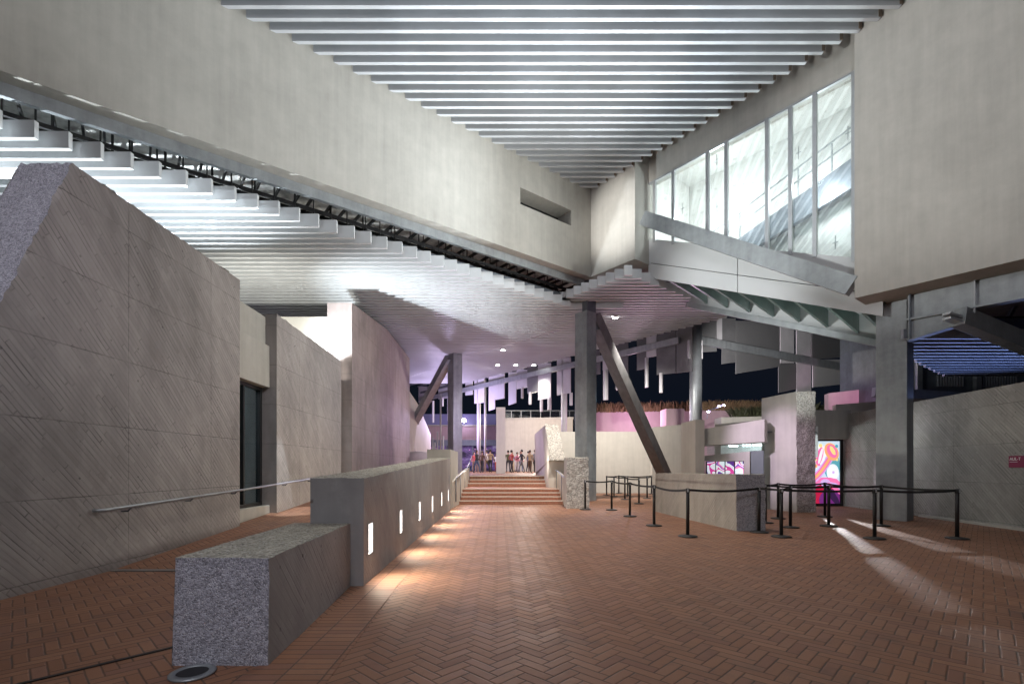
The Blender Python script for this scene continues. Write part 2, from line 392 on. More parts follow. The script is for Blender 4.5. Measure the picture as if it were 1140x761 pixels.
def hewn(name, bot, top, mats, rough=('front',), step=.04, amp=.012, parent=None, cell=1.0):
    """a block whose named faces are hammered rough: fine grid on every face, noise on the rough ones.
    corners counter-clockwise from above, first the front-left one; mats = (smooth, rough, top)"""
    b = [Vector(p) for p in bot]; t = [Vector(p) for p in top]
    faces = {'front': (b[0], b[1], t[1], t[0]), 'right': (b[1], b[2], t[2], t[1]), 'back': (b[2], b[3], t[3], t[2]),
             'left': (b[3], b[0], t[0], t[3]), 'top': (t[0], t[1], t[2], t[3])}
    bm = bmesh.new()
    lay = bm.verts.layers.float.new('amp')
    for nm, (p0, p1, p2, p3) in faces.items():
        nu = max(1, min(160, int((p1-p0).length/step))); nv = max(1, min(160, int((p3-p0).length/step)))
        # neighbouring faces share their edge counts, so weld cleanly
        grid = []
        for j in range(nv+1):
            row = []
            for i in range(nu+1):
                s, q = i/nu, j/nv
                p = (p0*(1-s)+p1*s)*(1-q)+(p3*(1-s)+p2*s)*q
                vv = bm.verts.new(p); vv[lay] = amp if nm in rough else 0.0
                row.append(vv)
            grid.append(row)
        for j in range(nv):
            for i in range(nu):
                f = bm.faces.new((grid[j][i], grid[j][i+1], grid[j+1][i+1], grid[j+1][i]))
                f.material_index = (2 if nm == 'top' else 1) if nm in rough else 0
                f.smooth = True
    # displacement depends on position only, so welded and unwelded copies of a corner move together
    key = {}
    for v in bm.verts:
        k = tuple(round(c, 3) for c in v.co); key[k] = max(key.get(k, 0), v[lay])
    for v in bm.verts:
        k = tuple(round(c, 3) for c in v.co); a = key[k]
        if a > 0:
            n = noise.noise_vector(v.co*13*cell)*.8+noise.noise_vector(v.co*31*cell)*.5
            v.co += n*a
            v.co += noise.noise_vector(v.co*3.1)*a*.8
    for v in bm.verts:
        if v.co.z < min(p.z for p in b)+.003: v.co.z = min(p.z for p in b)
    bmesh.ops.remove_doubles(bm, verts=bm.verts, dist=.0015)
    bmesh.ops.recalc_face_normals(bm, faces=bm.faces)
    me = bpy.data.meshes.new(name); bm.to_mesh(me); bm.free()
    for m in mats: me.materials.append(m)
    for e in me.edges: pass
    o = bpy.data.objects.new(name, me); COL.objects.link(o)
    try:
        me.set_sharp_from_angle(angle=radians(38))
    except Exception: pass
    if parent is not None:
        o.parent = parent; o.matrix_parent_inverse = Matrix.Translation(-Vector(parent.location))
    return o

def lamp(name, typ, loc, power, col=(1, 1, 1), target=None, size=.25, angle=120, blend=.6, sx=None, sy=None):
    l = bpy.data.lights.new(name, typ); l.energy = power; l.color = col
    if typ == 'SPOT': l.spot_size = radians(angle); l.spot_blend = blend; l.shadow_soft_size = size
    elif typ == 'AREA':
        l.shape = 'RECTANGLE'; l.size = sx or size; l.size_y = sy or size
    else: l.shadow_soft_size = size
    o = bpy.data.objects.new(name, l); COL.objects.link(o); o.location = loc
    if target is not None:
        o.rotation_euler = (Vector(target)-Vector(loc)).to_track_quat('-Z', 'Y').to_euler()
    return o
#PART2

# ================================================================== ground, steps, ramp, plaza
g = struct(MB().add([(-120, -60, 0), (120, -60, 0), (120, 160, 0), (-120, 160, 0)], [(0, 1, 2, 3)]).build('ground', M['brick'], recalc=False))
PZ = 1.04
plz = MB().prism([(-60, 22.52), (2.9, 22.52), (2.9, 27.35), (60, 27.35), (60, 110), (-60, 110)], .002, PZ)
struct(plz.build('plaza', M['brick']))
rp = MB().add([(-8.5, 6.75, .004), (-2.3, 6.75, .004), (-2.3, 22.5, PZ-.002), (-8.5, 22.5, PZ-.002), (-8.5, 22.5, .003), (-2.3, 22.5, .003)],
              [(0, 1, 2, 3), (1, 5, 2), (0, 3, 4), (2, 5, 4, 3)])
struct(rp.build('ramp_path', M['brick']))
sm = MB()
yy = [18.8, 19.15, 19.5, 19.85]
for k, y in enumerate(yy): sm.box(-1.66, 2.54, y, 22.515, .14*k+.001, .14*(k+1))
for k, y in enumerate([21.8, 22.15]): sm.box(-1.42, 2.28, y, 22.515, .56+.16*k+.001, .56+.16*(k+1))
struct(sm.build('steps', M['stepb'], bevel=.012))
nos = MB()
for k, y in enumerate(yy): nos.box(-1.66, 2.54, y-.006, y+.05, .14*(k+1)-.02, .14*(k+1)+.004)
for k, y in enumerate([21.8, 22.15]): nos.box(-1.42, 2.28, y-.006, y+.05, .56+.16*(k+1)-.02, .56+.16*(k+1)+.004)
nos.box(-1.42, 2.28, 22.514, 22.57, PZ-.02, PZ+.004)
struct(nos.build('step_edges', M['white']))
e1 = MB().prism([(-1.80, 3.2), (-1.45, -1), (-1.02, -1), (-1.22, 5.9), (-1.26, 18.6), (-1.62, 18.6), (-1.63, 5.9), (-1.70, 3.6)], .002, .005)
struct(e1.build('paving_edge_course', M['strip']))
th = MB().bar((-5.33, 6.72, .006), (-2.3, 6.72, .006), .12, .012)
struct(th.build('ramp_threshold', M['grout']))
gr = MB().bar((-3.42, 2.9, .003), (-2.42, 4.05, .003), .035, .01)
struct(gr.build('floor_slot', M['black']))

# in-ground light beside the block
fl = empty('ground_light', (-2.12, 3.36, 0), 'round steel light set flush in the brick floor before the low block', 'ground light')
MB().lathe([(.145, .0), (.145, .012), (.13, .016), (.10, .016), (.10, .0)], (-2.12, 3.36, .004), 32).build('rim', M['steel'], fl, True)
MB().lathe([(.1, .0), (.1, .011)], (-2.12, 3.36, .002), 32).build('lens', M['black'], fl)

# ================================================================== left walls
BZ = 5.25
w1 = hewn('concrete_wall', [(-6.02, 3.85, 0), (-5.38, 3.85, 0), (-5.35, 10.03, 0), (-6.0, 10.03, 0)],
          [(-6.02, 6.1, BZ), (-5.36, 6.1, BZ), (-5.35, 10.03, 5.3), (-6.0, 10.03, 5.3)], (M['board'], M['rough'], M['roughtop']), ('front', 'top'), .06, .03)
tag(w1, 'tallest nearest left wall, board marked concrete with raked hammered end', 'wall')
w2 = empty('concrete_wall', (-5.35, 11.7, 0), 'middle left wall of board marked concrete beyond the tall dark window', 'wall')
hewn('wall_face', [(-6.6, 11.7, 0), (-5.35, 11.7, 0), (-5.35, 16.5, 0), (-6.6, 16.5, 0)], [(-6.6, 11.7, 5.13), (-5.35, 11.7, 5.13), (-5.35, 16.5, 5.03), (-6.6, 16.5, 5.03)],
     (M['board'], M['roughp'], M['roughtop']), ('top',), .1, .02, w2)
l1 = MB().box(-6.1, -5.52, 10.03, 11.697, 3.35, 4.35)
l1.build('lintel', M['beam'], w2, bevel=.01)
MB().box(-6.9, -5.62, 9.6, 11.695, 4.36, 5.05).build('upper_wall', M['beam'], w2)
MB().box(-6.1, -5.52, 10.03, 11.697, 0, .52).build('sill_wall', M['beam'], w2)
wn = empty('tall_window', (-5.75, 10.9, .52), 'tall dark framed window between the two nearest left walls', 'window')
fm = MB()
for y0, y1, z0, z1 in [(10.04, 11.69, .522, .60), (10.04, 11.69, 3.27, 3.348), (10.04, 10.11, .6, 3.27), (11.60, 11.69, .6, 3.27), (10.84, 10.89, .6, 3.27)]:
    fm.box(-5.80, -5.70, y0, y1, z0, z1)
fm.build('frame', M['black'], wn)
MB().box(-5.765, -5.755, 10.05, 11.68, .56, 3.3).build('pane', M['glassd'], wn)
# dim shop room behind it
rm = empty('shop_interior', (-8, 11, 0), 'dim interior glowing behind the tall dark window', 'room')
MB().box(-9.2, -9.1, 7.5, 14, .3, 3.6).build('back_wall', M['counter'], rm)
MB().box(-9.1, -6.2, 7.5, 14, 3.6, 3.68).build('ceiling', M['white'], rm)
MB().box(-9.1, -6.2, 7.5, 14, .3, .36).build('floor', M['counter'], rm)
lt = MB()
for z in (2.2, 2.7): lt.box(-9.08, -9.04, 8.2, 13.5, z, z+.06)
for z in (1.3, 2.0, 2.25, 2.7): lt.box(-8.9, -6.3, 13.86, 13.9, z, z+.05)
lt.build('shelf_light', M['strip_l'], rm)
MB().box(-9.09, -6.2, 13.91, 14, .37, 3.59).build('side_wall', M['counter'], rm)
sh = MB()
for z in (.8, 1.3, 1.8, 2.3): sh.box(-9.09, -8.7, 8.0, 13.6, z, z+.04)
sh.build('shelf', M['steeld'], rm)
w3 = empty('concrete_wall', (-5.35, 17.7, 0), 'farthest left wall, smooth concrete with a kinked top under the slats', 'wall')
pl = [(17.7, 7.43), (23.4, 8.05), (29.2, 7.98)]
b3 = MB()
for i in range(len(pl)-1):
    (y0, z0), (y1, z1) = pl[i], pl[i+1]
    b3.hexa([(-6.25, y0, 0), (-5.35, y0, 0), (-5.35, y1, 0), (-6.25, y1, 0)], [(-6.25, y0, z0), (-5.35, y0, z0), (-5.35, y1, z1), (-6.25, y1, z1)])
o = b3.build('wall_face', concrete_board('board_marked_far', (.33, .275, .26), contrast=.35), w3)
MB().box(-6.6, -5.75, 16.5, 17.69, 3.55, 4.6).build('lintel', M['beam'], w3)
dr = empty('glass_door', (-5.8, 17.1, .9), 'pale lit glass door between the two farther left walls', 'door')
MB().box(-5.86, -5.80, 16.52, 17.68, .72, 3.5).build('frame', M['alu'], dr)
MB().box(-5.795, -5.78, 16.62, 17.2, .8, 3.4).build('pane', emit('lit_glass', (.62, .78, .85), .8), dr)
wb = MB().box(-14, -6.3, 18.6, 19.2, 0, 7.2)
tag(wb.build('rear_wall', M['white']), 'brightly lit white wall rising behind the middle left wall', 'wall')
wb2 = MB().box(-14.2, -13.8, 2, 18.55, 0, 4.8)
tag(wb2.build('side_wall', M['mass']), 'outer concrete wall closing the yard behind the left walls', 'wall')

# handrail along the ramp
hr = empty('handrail', (-5.25, 6.4, .86), 'slim steel handrail fixed along the left walls above the ramp', 'handrail')
MB().tube([(-5.33, 6.38, .862), (-5.26, 6.38, .862), (-5.22, 6.45, .864), (-5.22, 9.9, .975), (-5.22, 16.4, 1.22)], .022, 12).build('rail', M['steel'], hr, True)
for y in (6.9, 8.3, 9.7, 12.0, 13.6, 15.2):
    z = .862+(y-6.4)*.0355
    MB().tube([(-5.36, y, z-.07), (-5.27, y, z-.07), (-5.22, y, z-.018)], .012, 8).build('bracket', M['steeld'], hr, True)

# ================================================================== low block and lit wall
blk = hewn('concrete_block', [(-2.36, 3.50, 0), (-1.66, 3.50, 0), (-1.79, 5.93, 0), (-2.49, 5.93, 0)], [(-2.35, 3.53, .775), (-1.665, 3.52, .775), (-1.79, 5.93, .755), (-2.49, 5.93, .755)],
           (M['boardl'], M['rough'], M['roughtop']), ('front', 'top'), .022, .0065)
tag(blk, 'low rough grey concrete block in the foreground beside the ramp', 'block')
lw = empty('low_wall', (-1.63, 5.85, 0), 'long low concrete wall with seven small lit openings at its foot', 'wall')
# front face built round the light niches
LY = [6.18, 8.10, 10.03, 11.96, 13.9, 15.75]
def top(y): return 1.30+(y-5.85)*(.43/10.15)
hewn('wall_top', [(-2.27, 5.85, 1.0), (-1.625, 5.85, 1.0), (-1.63, 16.3, 1.0), (-2.27, 16.3, 1.0)], [(-2.27, 5.85, 1.30), (-1.625, 5.85, 1.30), (-1.63, 16.3, 1.74), (-2.27, 16.3, 1.74)],
     (M['boardl'], M['roughtop'], M['roughtop']), ('top',), .05, .012, lw)
wf = MB()
wf.box(-2.27, -1.75, 5.85, 16.3, .0, 1.0)           # core
ys = [5.85]
for y in LY: ys += [y-.10, y+.10]
ys.append(16.3)
for i in range(0, len(ys), 2): wf.box(-1.75, -1.627, ys[i], ys[i+1], .0, 1.0)
for y in LY:
    wf.box(-1.75, -1.627, y-.10, y+.10, 0, .34); wf.box(-1.75, -1.627, y-.10, y+.10, .72, 1.0)
wf.build('wall_face', M['boardl'], lw)
for y in LY:
    nl = MB().box(-1.748, -1.70, y-.095, y+.095, .345, .715).build('niche_light', M['lamp'], lw)
pr = hewn('stair_pier', [(-2.45, 16.6, 0), (-1.645, 16.6, 0), (-1.645, 19.6, 0), (-2.45, 19.6, 0)], [(-2.45, 16.6, 2.05), (-1.645, 16.6, 2.05), (-1.645, 19.6, 2.05), (-2.45, 19.6, 2.05)],
          (M['beam'], M['roughtop'], M['roughtop']), ('top',), .06, .012)
tag(pr, 'square concrete pier ending the long low wall left of the steps', 'pier')
nl = MB().box(-1.64, -1.60, 17.28, 17.48, .36, .74)
nlo = nl.build('niche_light', M['lamp']); nlo.parent = pr
# parapets of the stair
def parapet(x0, x1, label):
    e = empty('stair_parapet', (x0, 17.2, 0), label, 'parapet')
    t = .13 if x0 > 0 else -.13
    lo, hi = sorted((x0, x0+t)); lo2, hi2 = sorted((x1, x1+t))
    MB().hexa([(lo, 17.2, 0), (hi, 17.2, 0), (hi2, 22.4, 0), (lo2, 22.4, 0)], [(lo, 17.2, .92), (hi, 17.2, .92), (hi2, 22.4, 1.42), (lo2, 22.4, 1.42)]).build('wall_panel', M['bright'], e)
    a = x0-.07 if x0 > 0 else x0+.07; b = x1-.07 if x0 > 0 else x1+.07
    MB().tube([(a, 17.4, .2), (a, 17.4, 1.0), (a, 17.5, 1.03), ((a+b)/2, 19.8, 1.27), ((a+b)/2, 20.9, 1.3), (b, 22.3, 1.75), (b, 23.2, 1.95)], .024, 8).build('handrail', M['steeld'], e, True)
    for f in (.25, .55, .9):
        x = a+(b-a)*f; y = 17.4+5*f
        MB().tube([(x, y, .0+.7*f), (x, y, 1.0+.62*f)], .015, 6).build('post', M['steeld'], e, True)
    return e
parapet(2.5, 2.47, 'pale sloping parapet with handrail on the right of the steps')
parapet(-1.6, -1.36, 'pale sloping parapet with handrail on the left of the steps')
rpier = hewn('stair_pier', [(2.36, 16.8, 0), (3.14, 16.8, 0), (3.2, 17.9, 0), (2.42, 17.9, 0)], [(2.36, 16.83, 1.77), (3.12, 16.83, 1.77), (3.2, 17.9, 1.77), (2.42, 17.9, 1.77)],
             (M['beam'], M['roughq'], M['roughtop']), ('front', 'top', 'right'), .05, .022)
tag(rpier, 'hammered concrete pier right of the steps in front of the tall steel column', 'pier')
slab = hewn('leaning_slab', [(2.12, 20.2, 1.73), (2.78, 20.2, 1.73), (2.95, 27, 1.1), (2.05, 27, 1.1)], [(2.0, 20.6, 3.25), (2.52, 20.6, 3.25), (2.6, 27, 3.25), (2.0, 27, 3.25)],
            (M['bright'], M['roughp'], M['roughp']), ('front', 'top'), .07, .03)
tag(slab, 'pale leaning concrete slab with pitted end above the right of the steps', 'slab')
MB().box(2.12, 2.9, 20.6, 27.2, 0, 1.72).build('slab_base', M['bright'], None)
bpy.data.objects['slab_base'].parent = slab

# ================================================================== big beam, courtyard roof
bm_ = MB()
U0, U1 = -14, 16.6
SL = (11.4, 14.05, 11.07, 11.68)
bm_.gbox(U0, U1, 14.5, 14.55, 9.3, 14.2)
bm_.gbox(U0, SL[0], 13.65, 14.5, 9.3, 14.2); bm_.gbox(SL[1], U1, 13.65, 14.5, 9.3, 14.2)
bm_.gbox(SL[0], SL[1], 13.65, 14.5, 9.3, SL[2]); bm_.gbox(SL[0], SL[1], 13.65, 14.5, SL[3], 14.2)
bo = bm_.build('concrete_beam', M['beam'])
MB().gbox(SL[0]+.004, SL[1]-.004, 14.40, 14.496, SL[2]+.004, SL[3]-.004).build('slot_shade', M['black'], bo)  # black sheet standing in for the shade deep in the slot
tag(bo, 'huge smooth concrete beam with a slot, crossing overhead from upper left', 'beam')
ub = MB()
def ibeam(mb, a, b, h, w, tf=.025, tw=.02, up=(0, 0, 1)):
    a, b = Vector(a), Vector(b); d = (b-a).normalized(); side = d.cross(Vector(up)).normalized(); u2 = side.cross(d).normalized()
    mb.bar(a+u2*(h/2-tf/2), b+u2*(h/2-tf/2), w, tf, up); mb.bar(a-u2*(h/2-tf/2), b-u2*(h/2-tf/2), w, tf, up)
    mb.bar(a, b, tw, h-2*tf-.001, up)
    return mb
s1 = MB(); s1.gbox(U0, 15.2, 14.02, 14.07, 9.02, 9.296); s1.gbox(U0, 15.2, 14.071, 14.14, 9.02, 9.04)
tag(s1.build('steel_edge_beam', M['steel']), 'grey steel beam running under the huge concrete beam', 'steel beam')
bxm = MB().gbox(15.2, 16.55, 11.45, 13.647, 9.3, 14.2)
tag(bxm.build('concrete_box', M['mass']), 'brightly lit concrete box at the inner corner above the tall column', 'concrete box')
top_band = MB().gbox(16.07, 16.45, 4.485, 11.447, 12.47, 14.2)
tag(top_band.build('concrete_fascia', M['mass']), 'concrete band above the tall upper windows', 'fascia')
ms = MB().gbox(15.2, 21.5, -14, 4.48, 5.88, 14.2)
tag(ms.build('concrete_volume', M['mass']), 'large plain concrete volume overhanging at upper right on steel girders', 'building')

up = empty('slatted_ceiling', (0, 14, 12.8), 'upper triangular ceiling of grey metal slats with bright lower edges', 'ceiling')
y = 8.6
while y < 19.95:
    xl = (CU*y-13.66)/SU; xr = (15.14-SU*y)/CU
    MB().box(xl, xr, y, y+.10, 12.8, 13.12).build('slat', M['slatu'], up)
    MB().box(xr-.05, xr+.03, y-.02, y+.12, 12.83, 13.16).build('end_bracket', M['bracket'], up)
    y += .335
MB().gbox(-14, 16.5, -16, 13.645, 14.205, 14.5).build('roof_deck', M['decku'], up)
cr = MB()
for k in range(9):
    x = -6+k*1.9
    cr.box(x, x+.06, 8, min((13.6+SU*x)/CU, (15.0-CU*(x+.06))/SU), 13.125, 13.2)
cr.build('carrier', M['steeld'], up)

# ================================================================== lower louvre ceilings
def rows(y, x_lo, x_hi):           # split a row at u = 16.75; nothing over the courtyard
    def xu(u): return (u-SU*y)/CU
    def xv(v): return (CU*y-v)/SU
    res = []
    xe = (CU*y-13.76-.04*SU*y)/(SU+.04*CU)         # where the row meets the edge beside the huge beam
    if CU*xe+SU*y <= 15.0:
        res.append((x_lo, xe, 'A'))
        a, b = xu(14.35), xv(11.1)
        if b > a+.15: res.append((a, b, 'B'))
    else:
        res.append((x_lo, xv(11.1), 'A'))
    out = []
    for a, b, zn in res:
        s, e = xu(16.75), xu(22.25)
        if min(b, s) > a+.05: out.append((a, min(b, s), zn))
        if min(b, e) > max(a, s)+.05: out.append((max(a, s), min(b, e), 'B'))
    return out
la = empty('louvre_ceiling', (-5, 18, 8.2), 'low ceiling of silver slats left of the columns beneath the huge beam', 'ceiling')
lb = empty('louvre_ceiling', (5, 28, 8.2), 'rear low slatted ceiling with round downlights behind the tall column', 'ceiling')
y = 8.62; nA = nB = 0
while y < 40.5:
    for a, b, zn in rows(y, -13.6, 99):
        if b-a < .1: continue
        z = 8.2 if zn == 'A' else 8.43
        MB().box(a, b, y, y+.095, z, z+.36).build('slat', M['slat'], la if zn == 'A' else lb)
        if zn == 'A': nA += 1
        else: nB += 1
    y += .335
print('slats', nA, nB)
ca = MB()
for k in range(9):
    v = 14.6+k*2.4
    ca.gbox(-12, 16.7, v, v+.10, 8.57, 8.75)
ca.build('carrier', M['steeld'], la)
ha = MB()
for k in range(46):
    u = -9+k*.53; vv = 14.15+.04*(u+1.5)+random.uniform(0, .25)
    p = G(u, vv)
    if CU*0 == 0: ha.box(p.x-.014, p.x+.014, p.y-.014, p.y+.014, 8.5, 9.9)
    if k % 2 == 0:
        p = G(u+.2, vv+.7); ha.box(p.x-.02, p.x+.02, p.y-.02, p.y+.02, 8.5, 9.9)
for k in range(5):
    ha.gbox(-12, 15, 14.75+k*.6, 14.80+k*.6, 9.0+.16*(k % 2), 9.1+.16*(k % 2))
for k in range(56):
    uu = -11.5+k*.5+random.uniform(-.1, .1); ha.gbox(uu, uu+.05, 14.6, 18.5, 9.55, 9.65)
ha.build('hanger', M['black'], la)
dk = MB().gbox(-16, 22.4, 14.552, 46, 9.9, 10.2)
dk.gbox(16.61, 22.4, 11.0, 14.55, 9.9, 10.2)
dk.build('roof_deck', M['deck'], lb)
cb = MB()
for k in range(6):
    u = 17.3+k*.95
    cb.gbox(u, u+.08, 12, 40, 8.80, 8.9)
cb.build('carrier', M['steeld'], lb)
DL = []
def downlight(x, y, label):
    D = 540*(8.42-EYE)/(520-y); X = (x-555)/540*D
    e = empty('downlight', (X, D, 8.3), label, 'downlight', 'round downlights in the rear slatted ceiling')
    MB().lathe([(.16, .0), (.16, .05), (.12, .05), (.12, .0)], (X, D, 8.385), 20).build('trim_ring', M['white'], e, True)
    MB().lathe([(.115, .0), (.115, .03)], (X, D, 8.377), 20).build('lens', M['down'], e)
    DL.append((X, D))
downlight(560, 389, 'single downlight nearest the tall column, ahead of the row of three')
downlight(554, 406, 'leftmost downlight of the row of three in the rear ceiling')
downlight(574.3, 406, 'middle downlight of the row of three in the rear ceiling')
downlight(594.5, 406, 'rightmost downlight of the row of three in the rear ceiling')
downlight(685, 353, 'downlight right of the tall column beside its diagonal brace')

# ================================================================== columns and braces
c1 = empty('steel_column', G(15.6, 14.2, 0), 'tall grey steel column in the centre with a diagonal brace', 'column')
MB().gbox(15.25, 15.86, 13.93, 14.6, 0, 8.02).build('shaft', M['steel'], c1, bevel=.008)
MB().gbox(15.30, 15.83, 13.93, 14.22, 8.02, 9.295).build('head_plate', M['steeld'], c1)
MB().gbox(15.861, 16.15, 14.0, 14.3, 7.35, 8.0).build('gusset', M['steeld'], c1)
b1 = MB().bar(G(15.95, 14.2, 7.95), G(22.1, 14.25, -.02), .52, .46, (0, 0, 1))
tag(b1.build('diagonal_brace', M['brace'], bevel=.008), 'heavy diagonal steel brace leaning right from the central column', 'brace')
c2 = MB().gbox(15.25, 15.86, 24.4, 25.07, .9, 8.2)
tag(c2.build('steel_column', M['steel'], bevel=.008), 'farther grey steel column rising left of the steps', 'column')
q = G(15.3, 24.75, 0)
b2 = MB().bar((q.x-.1, q.y+.1, 8.0), (q.x-.606*9, q.y+.7955*9, 1.1), .45, .42)
tag(b2.build('diagonal_brace', M['steel'], bevel=.008), 'pink lit diagonal brace leaning left from the farther column', 'brace')
c3 = empty('steel_column', G(16.6, 4.0, 0), 'wide grey steel column under the overhanging concrete volume at right', 'column')
MB().gbox(16.36, 16.40, 3.66, 4.33, 0, 5.876).build('flange', M['steel'], c3, bevel=.005)
MB().gbox(16.401, 16.96, 3.93, 3.97, 0, 5.876).build('web', M['steeld'], c3)
MB().gbox(16.961, 17.0, 3.66, 4.33, 0, 5.876).build('flange', M['steeld'], c3)
MB().gbox(16.401, 16.96, 3.66, 3.69, .0, 5.876).build('side_plate', M['steeld'], c3)
gd = empty('steel_girder', G(16.2, 0, 5.5), 'deep grey steel girder under the overhanging concrete volume', 'girder')
gm = MB()
gm.gbox(16.08, 16.11, -14, 3.58, 5.27, 5.875); gm.gbox(15.96, 16.23, -14, 3.58, 5.22, 5.268)
gm.build('web', M['steel'], gd)
hm = MB(); hm.slab([G(16.08, 3.58, 5.217), G(16.08, 2.35, 5.217), G(16.08, 2.35, 5.12), G(16.08, 2.75, 4.86), G(16.08, 3.58, 4.72)], G(.03, 0, 0))
hm.bar(G(16.1, 3.58, 4.705), G(16.1, 2.7, 4.87), .26, .025)
hm.build('haunch', M['steel'], gd)
for v in (2.30, .2, -2.2):
    MB().gbox(15.97, 16.078, v, v+.03, 5.1 if v > 2 else 5.27, 5.874).build('stiffener', M['alu'], gd)
MB().gbox(15.96, 16.075, 3.50, 3.53, 4.72, 5.874).build('end_plate', M['steeld'], gd)
st = empty('strut', (11.9, 11.9, 4.9), 'grey sloping strut with bolted bracket hanging below the right girder', 'strut')
MB().bar((11.0, 11.6, 5.03), (14.2, 12.6, 4.42), .30, .42).build('beam', M['steel'], st, bevel=.006)
MB().bar((10.62, 11.5, 5.07), (11.05, 11.6, 4.99), .18, .05).bar((10.62, 11.5, 4.96), (11.05, 11.6, 4.88), .18, .05).build('bracket', M['alu'], st)

# ================================================================== upper windows and the sloping bridge
UR = 16.07
def zs(v): return 8.49+.4516*(v-10.77)         # bottom of the sloping side panel
wg = empty('upper_window', G(UR, 8, 10), 'row of tall bright windows high on the right with aluminium mullions', 'window')
mv = [11.2, 10.39, 9.05, 8.38, 7.06, 6.38, 5.72, 4.75]
MB().slab([G(UR+.06, 11.44, zs(11.44)+1.4), G(UR+.06, 4.49, zs(4.49)+1.4), G(UR+.06, 4.49, 12.465), G(UR+.06, 11.44, 12.465)], G(.012, 0, 0)).build('pane', M['glass'], wg)
for v in mv:
    MB().gbox(UR-.04, UR+.055, v-.055, v+.055, zs(v)+1.4, 12.466).build('mullion', M['alu'], wg)
MB().gbox(UR-.035, UR+.05, 4.49, 11.44, 12.40, 12.464).build('head_rail', M['alu'], wg)
for x, yv in ((944, 148), (889, 170), (798, 178), (930, 270), (798, 230), (760, 232)):
    r = (x-555)/540; D = (UR+.13)/(CU*r+SU); p = Vector((r*D, D, EYE+(520-yv)/540*D))
    f = MB(); d = G(0, 1, 0)*.07
    f.bar(p-d, p+d, .02, .02); f.bar(p-Vector((0, 0, .2)), p+Vector((0, 0, .2)), .018, .018, (1, 0, 0))
    f.build('glass_fitting', M['steel'], wg)
ir = empty('bright_room', G(18, 8, 9), 'brightly lit white room with a dark sloping band behind the upper windows', 'room')
MB().slab([G(18.9, 11.44, zs(11.44)+.46), G(18.9, 4.49, zs(4.49)+.46), G(18.9, 4.49, 13.4), G(18.9, 11.44, 13.4)], G(.1, 0, 0)).build('back_wall', M['interior'], ir)
MB().gbox(16.46, 18.89, 4.49, 11.44, 13.3, 13.4).build('ceiling', M['interior'], ir)
MB().gbox(16.56, 18.89, 11.445, 11.6, 9.4, 13.4).build('end_wall', M['interior'], ir)
sb = MB().slab([G(18.3, 11.3, 9.3), G(18.3, 4.5, 11.6), G(18.3, 4.5, 10.6), G(18.3, 11.3, 8.7)], G(.2, 0, 0)); sb.build('reflection_band', M['steeld'], ir)  # added dark band in place of a dark reflection in the panes
rl = MB()
for dz in (.5, .95): rl.bar(G(18.25, 11.3, 9.3+dz), G(18.25, 4.5, 11.6+dz), .04, .04)
for k in range(7): rl.bar(G(18.25, 11-k, 9.4+k*.338), G(18.25, 11-k, 10.3+k*.338), .04, .04, (1, 0, 0))
rl.build('band_rail', M['steel'], ir)

br = empty('sloping_bridge', G(17.3, 8, 7), 'white panelled sloping bridge below the upper windows with dark fins underneath', 'bridge')
vj = 8.0
for a, b in ((11.42, vj+.012), (vj-.012, 4.1)):
    for lo, hi in ((0, .56), (.585, 1.5)):
        MB().slab([G(UR, a, zs(a)+lo), G(UR, b, zs(b)+lo), G(UR, b, zs(b)+hi), G(UR, a, zs(a)+hi)], G(.05, 0, 0)).build('side_panel', M['pale'], br)
MB().slab([G(UR+.052, 11.40, zs(11.4)+.02), G(UR+.052, 4.1, zs(4.1)+.02), G(UR+.052, 4.1, zs(4.1)+1.48), G(UR+.052, 11.40, zs(11.4)+1.48)], G(.03, 0, 0)).build('backing', M['black'], br)
MB().slab([G(18.75, 11.40, zs(11.4)-.45), G(18.75, 4.6, zs(4.6)-.45), G(18.75, 4.6, zs(4.6)+1.2), G(18.75, 11.40, zs(11.4)+1.2)], G(.06, 0, 0)).build('far_panel', M['pale'], br)
ft = MB().bar(G(18.68, 11.4, zs(11.4)-.52), G(18.68, 4.6, zs(4.6)-.52), .22, .2); ft.build('edge_beam', M['steel'], br)
MB().slab([G(UR, 11.425, zs(11.42)-.22), G(18.8, 11.425, zs(11.42)-.22), G(18.8, 11.425, zs(11.42)+.14), G(UR, 11.425, zs(11.42)+.14)], G(0, .05, 0)).build('fascia', M['pinkf'], br)
MB().slab([G(UR, 11.43, zs(11.42)+.145), G(18.8, 11.43, zs(11.42)+.145), G(18.8, 11.43, zs(11.42)+1.5), G(UR, 11.43, zs(11.42)+1.5)], G(0, .05, 0)).build('end_panel', M['pale'], br)
MB().slab([G(UR+.09, 11.4, zs(11.4)+.36), G(UR+.09, 4.1, zs(4.1)+.36), G(18.72, 4.1, zs(4.1)+.36), G(18.72, 11.4, zs(11.4)+.36)], (0, 0, .08)).build('soffit', M['fin'], br)
for k in range(8):
    v = 10.55-k*.86
    MB().slab([G(UR+.10, v, zs(v)+.30), G(18.70, v, zs(v)+.30), G(18.70, v, zs(v)-.30), G(UR+.10, v, zs(v)+.02)], G(0, .07, 0)).build('fin', M['fin'], br)
di = ibeam(MB(), G(15.32, 11.12, 10.72), G(15.32, 4.55, 6.24), .48, .30, .03, .28)
tag(di.build('sloping_steel_beam', M['steel']), 'long sloping steel beam crossing in front of the upper windows', 'steel beam')

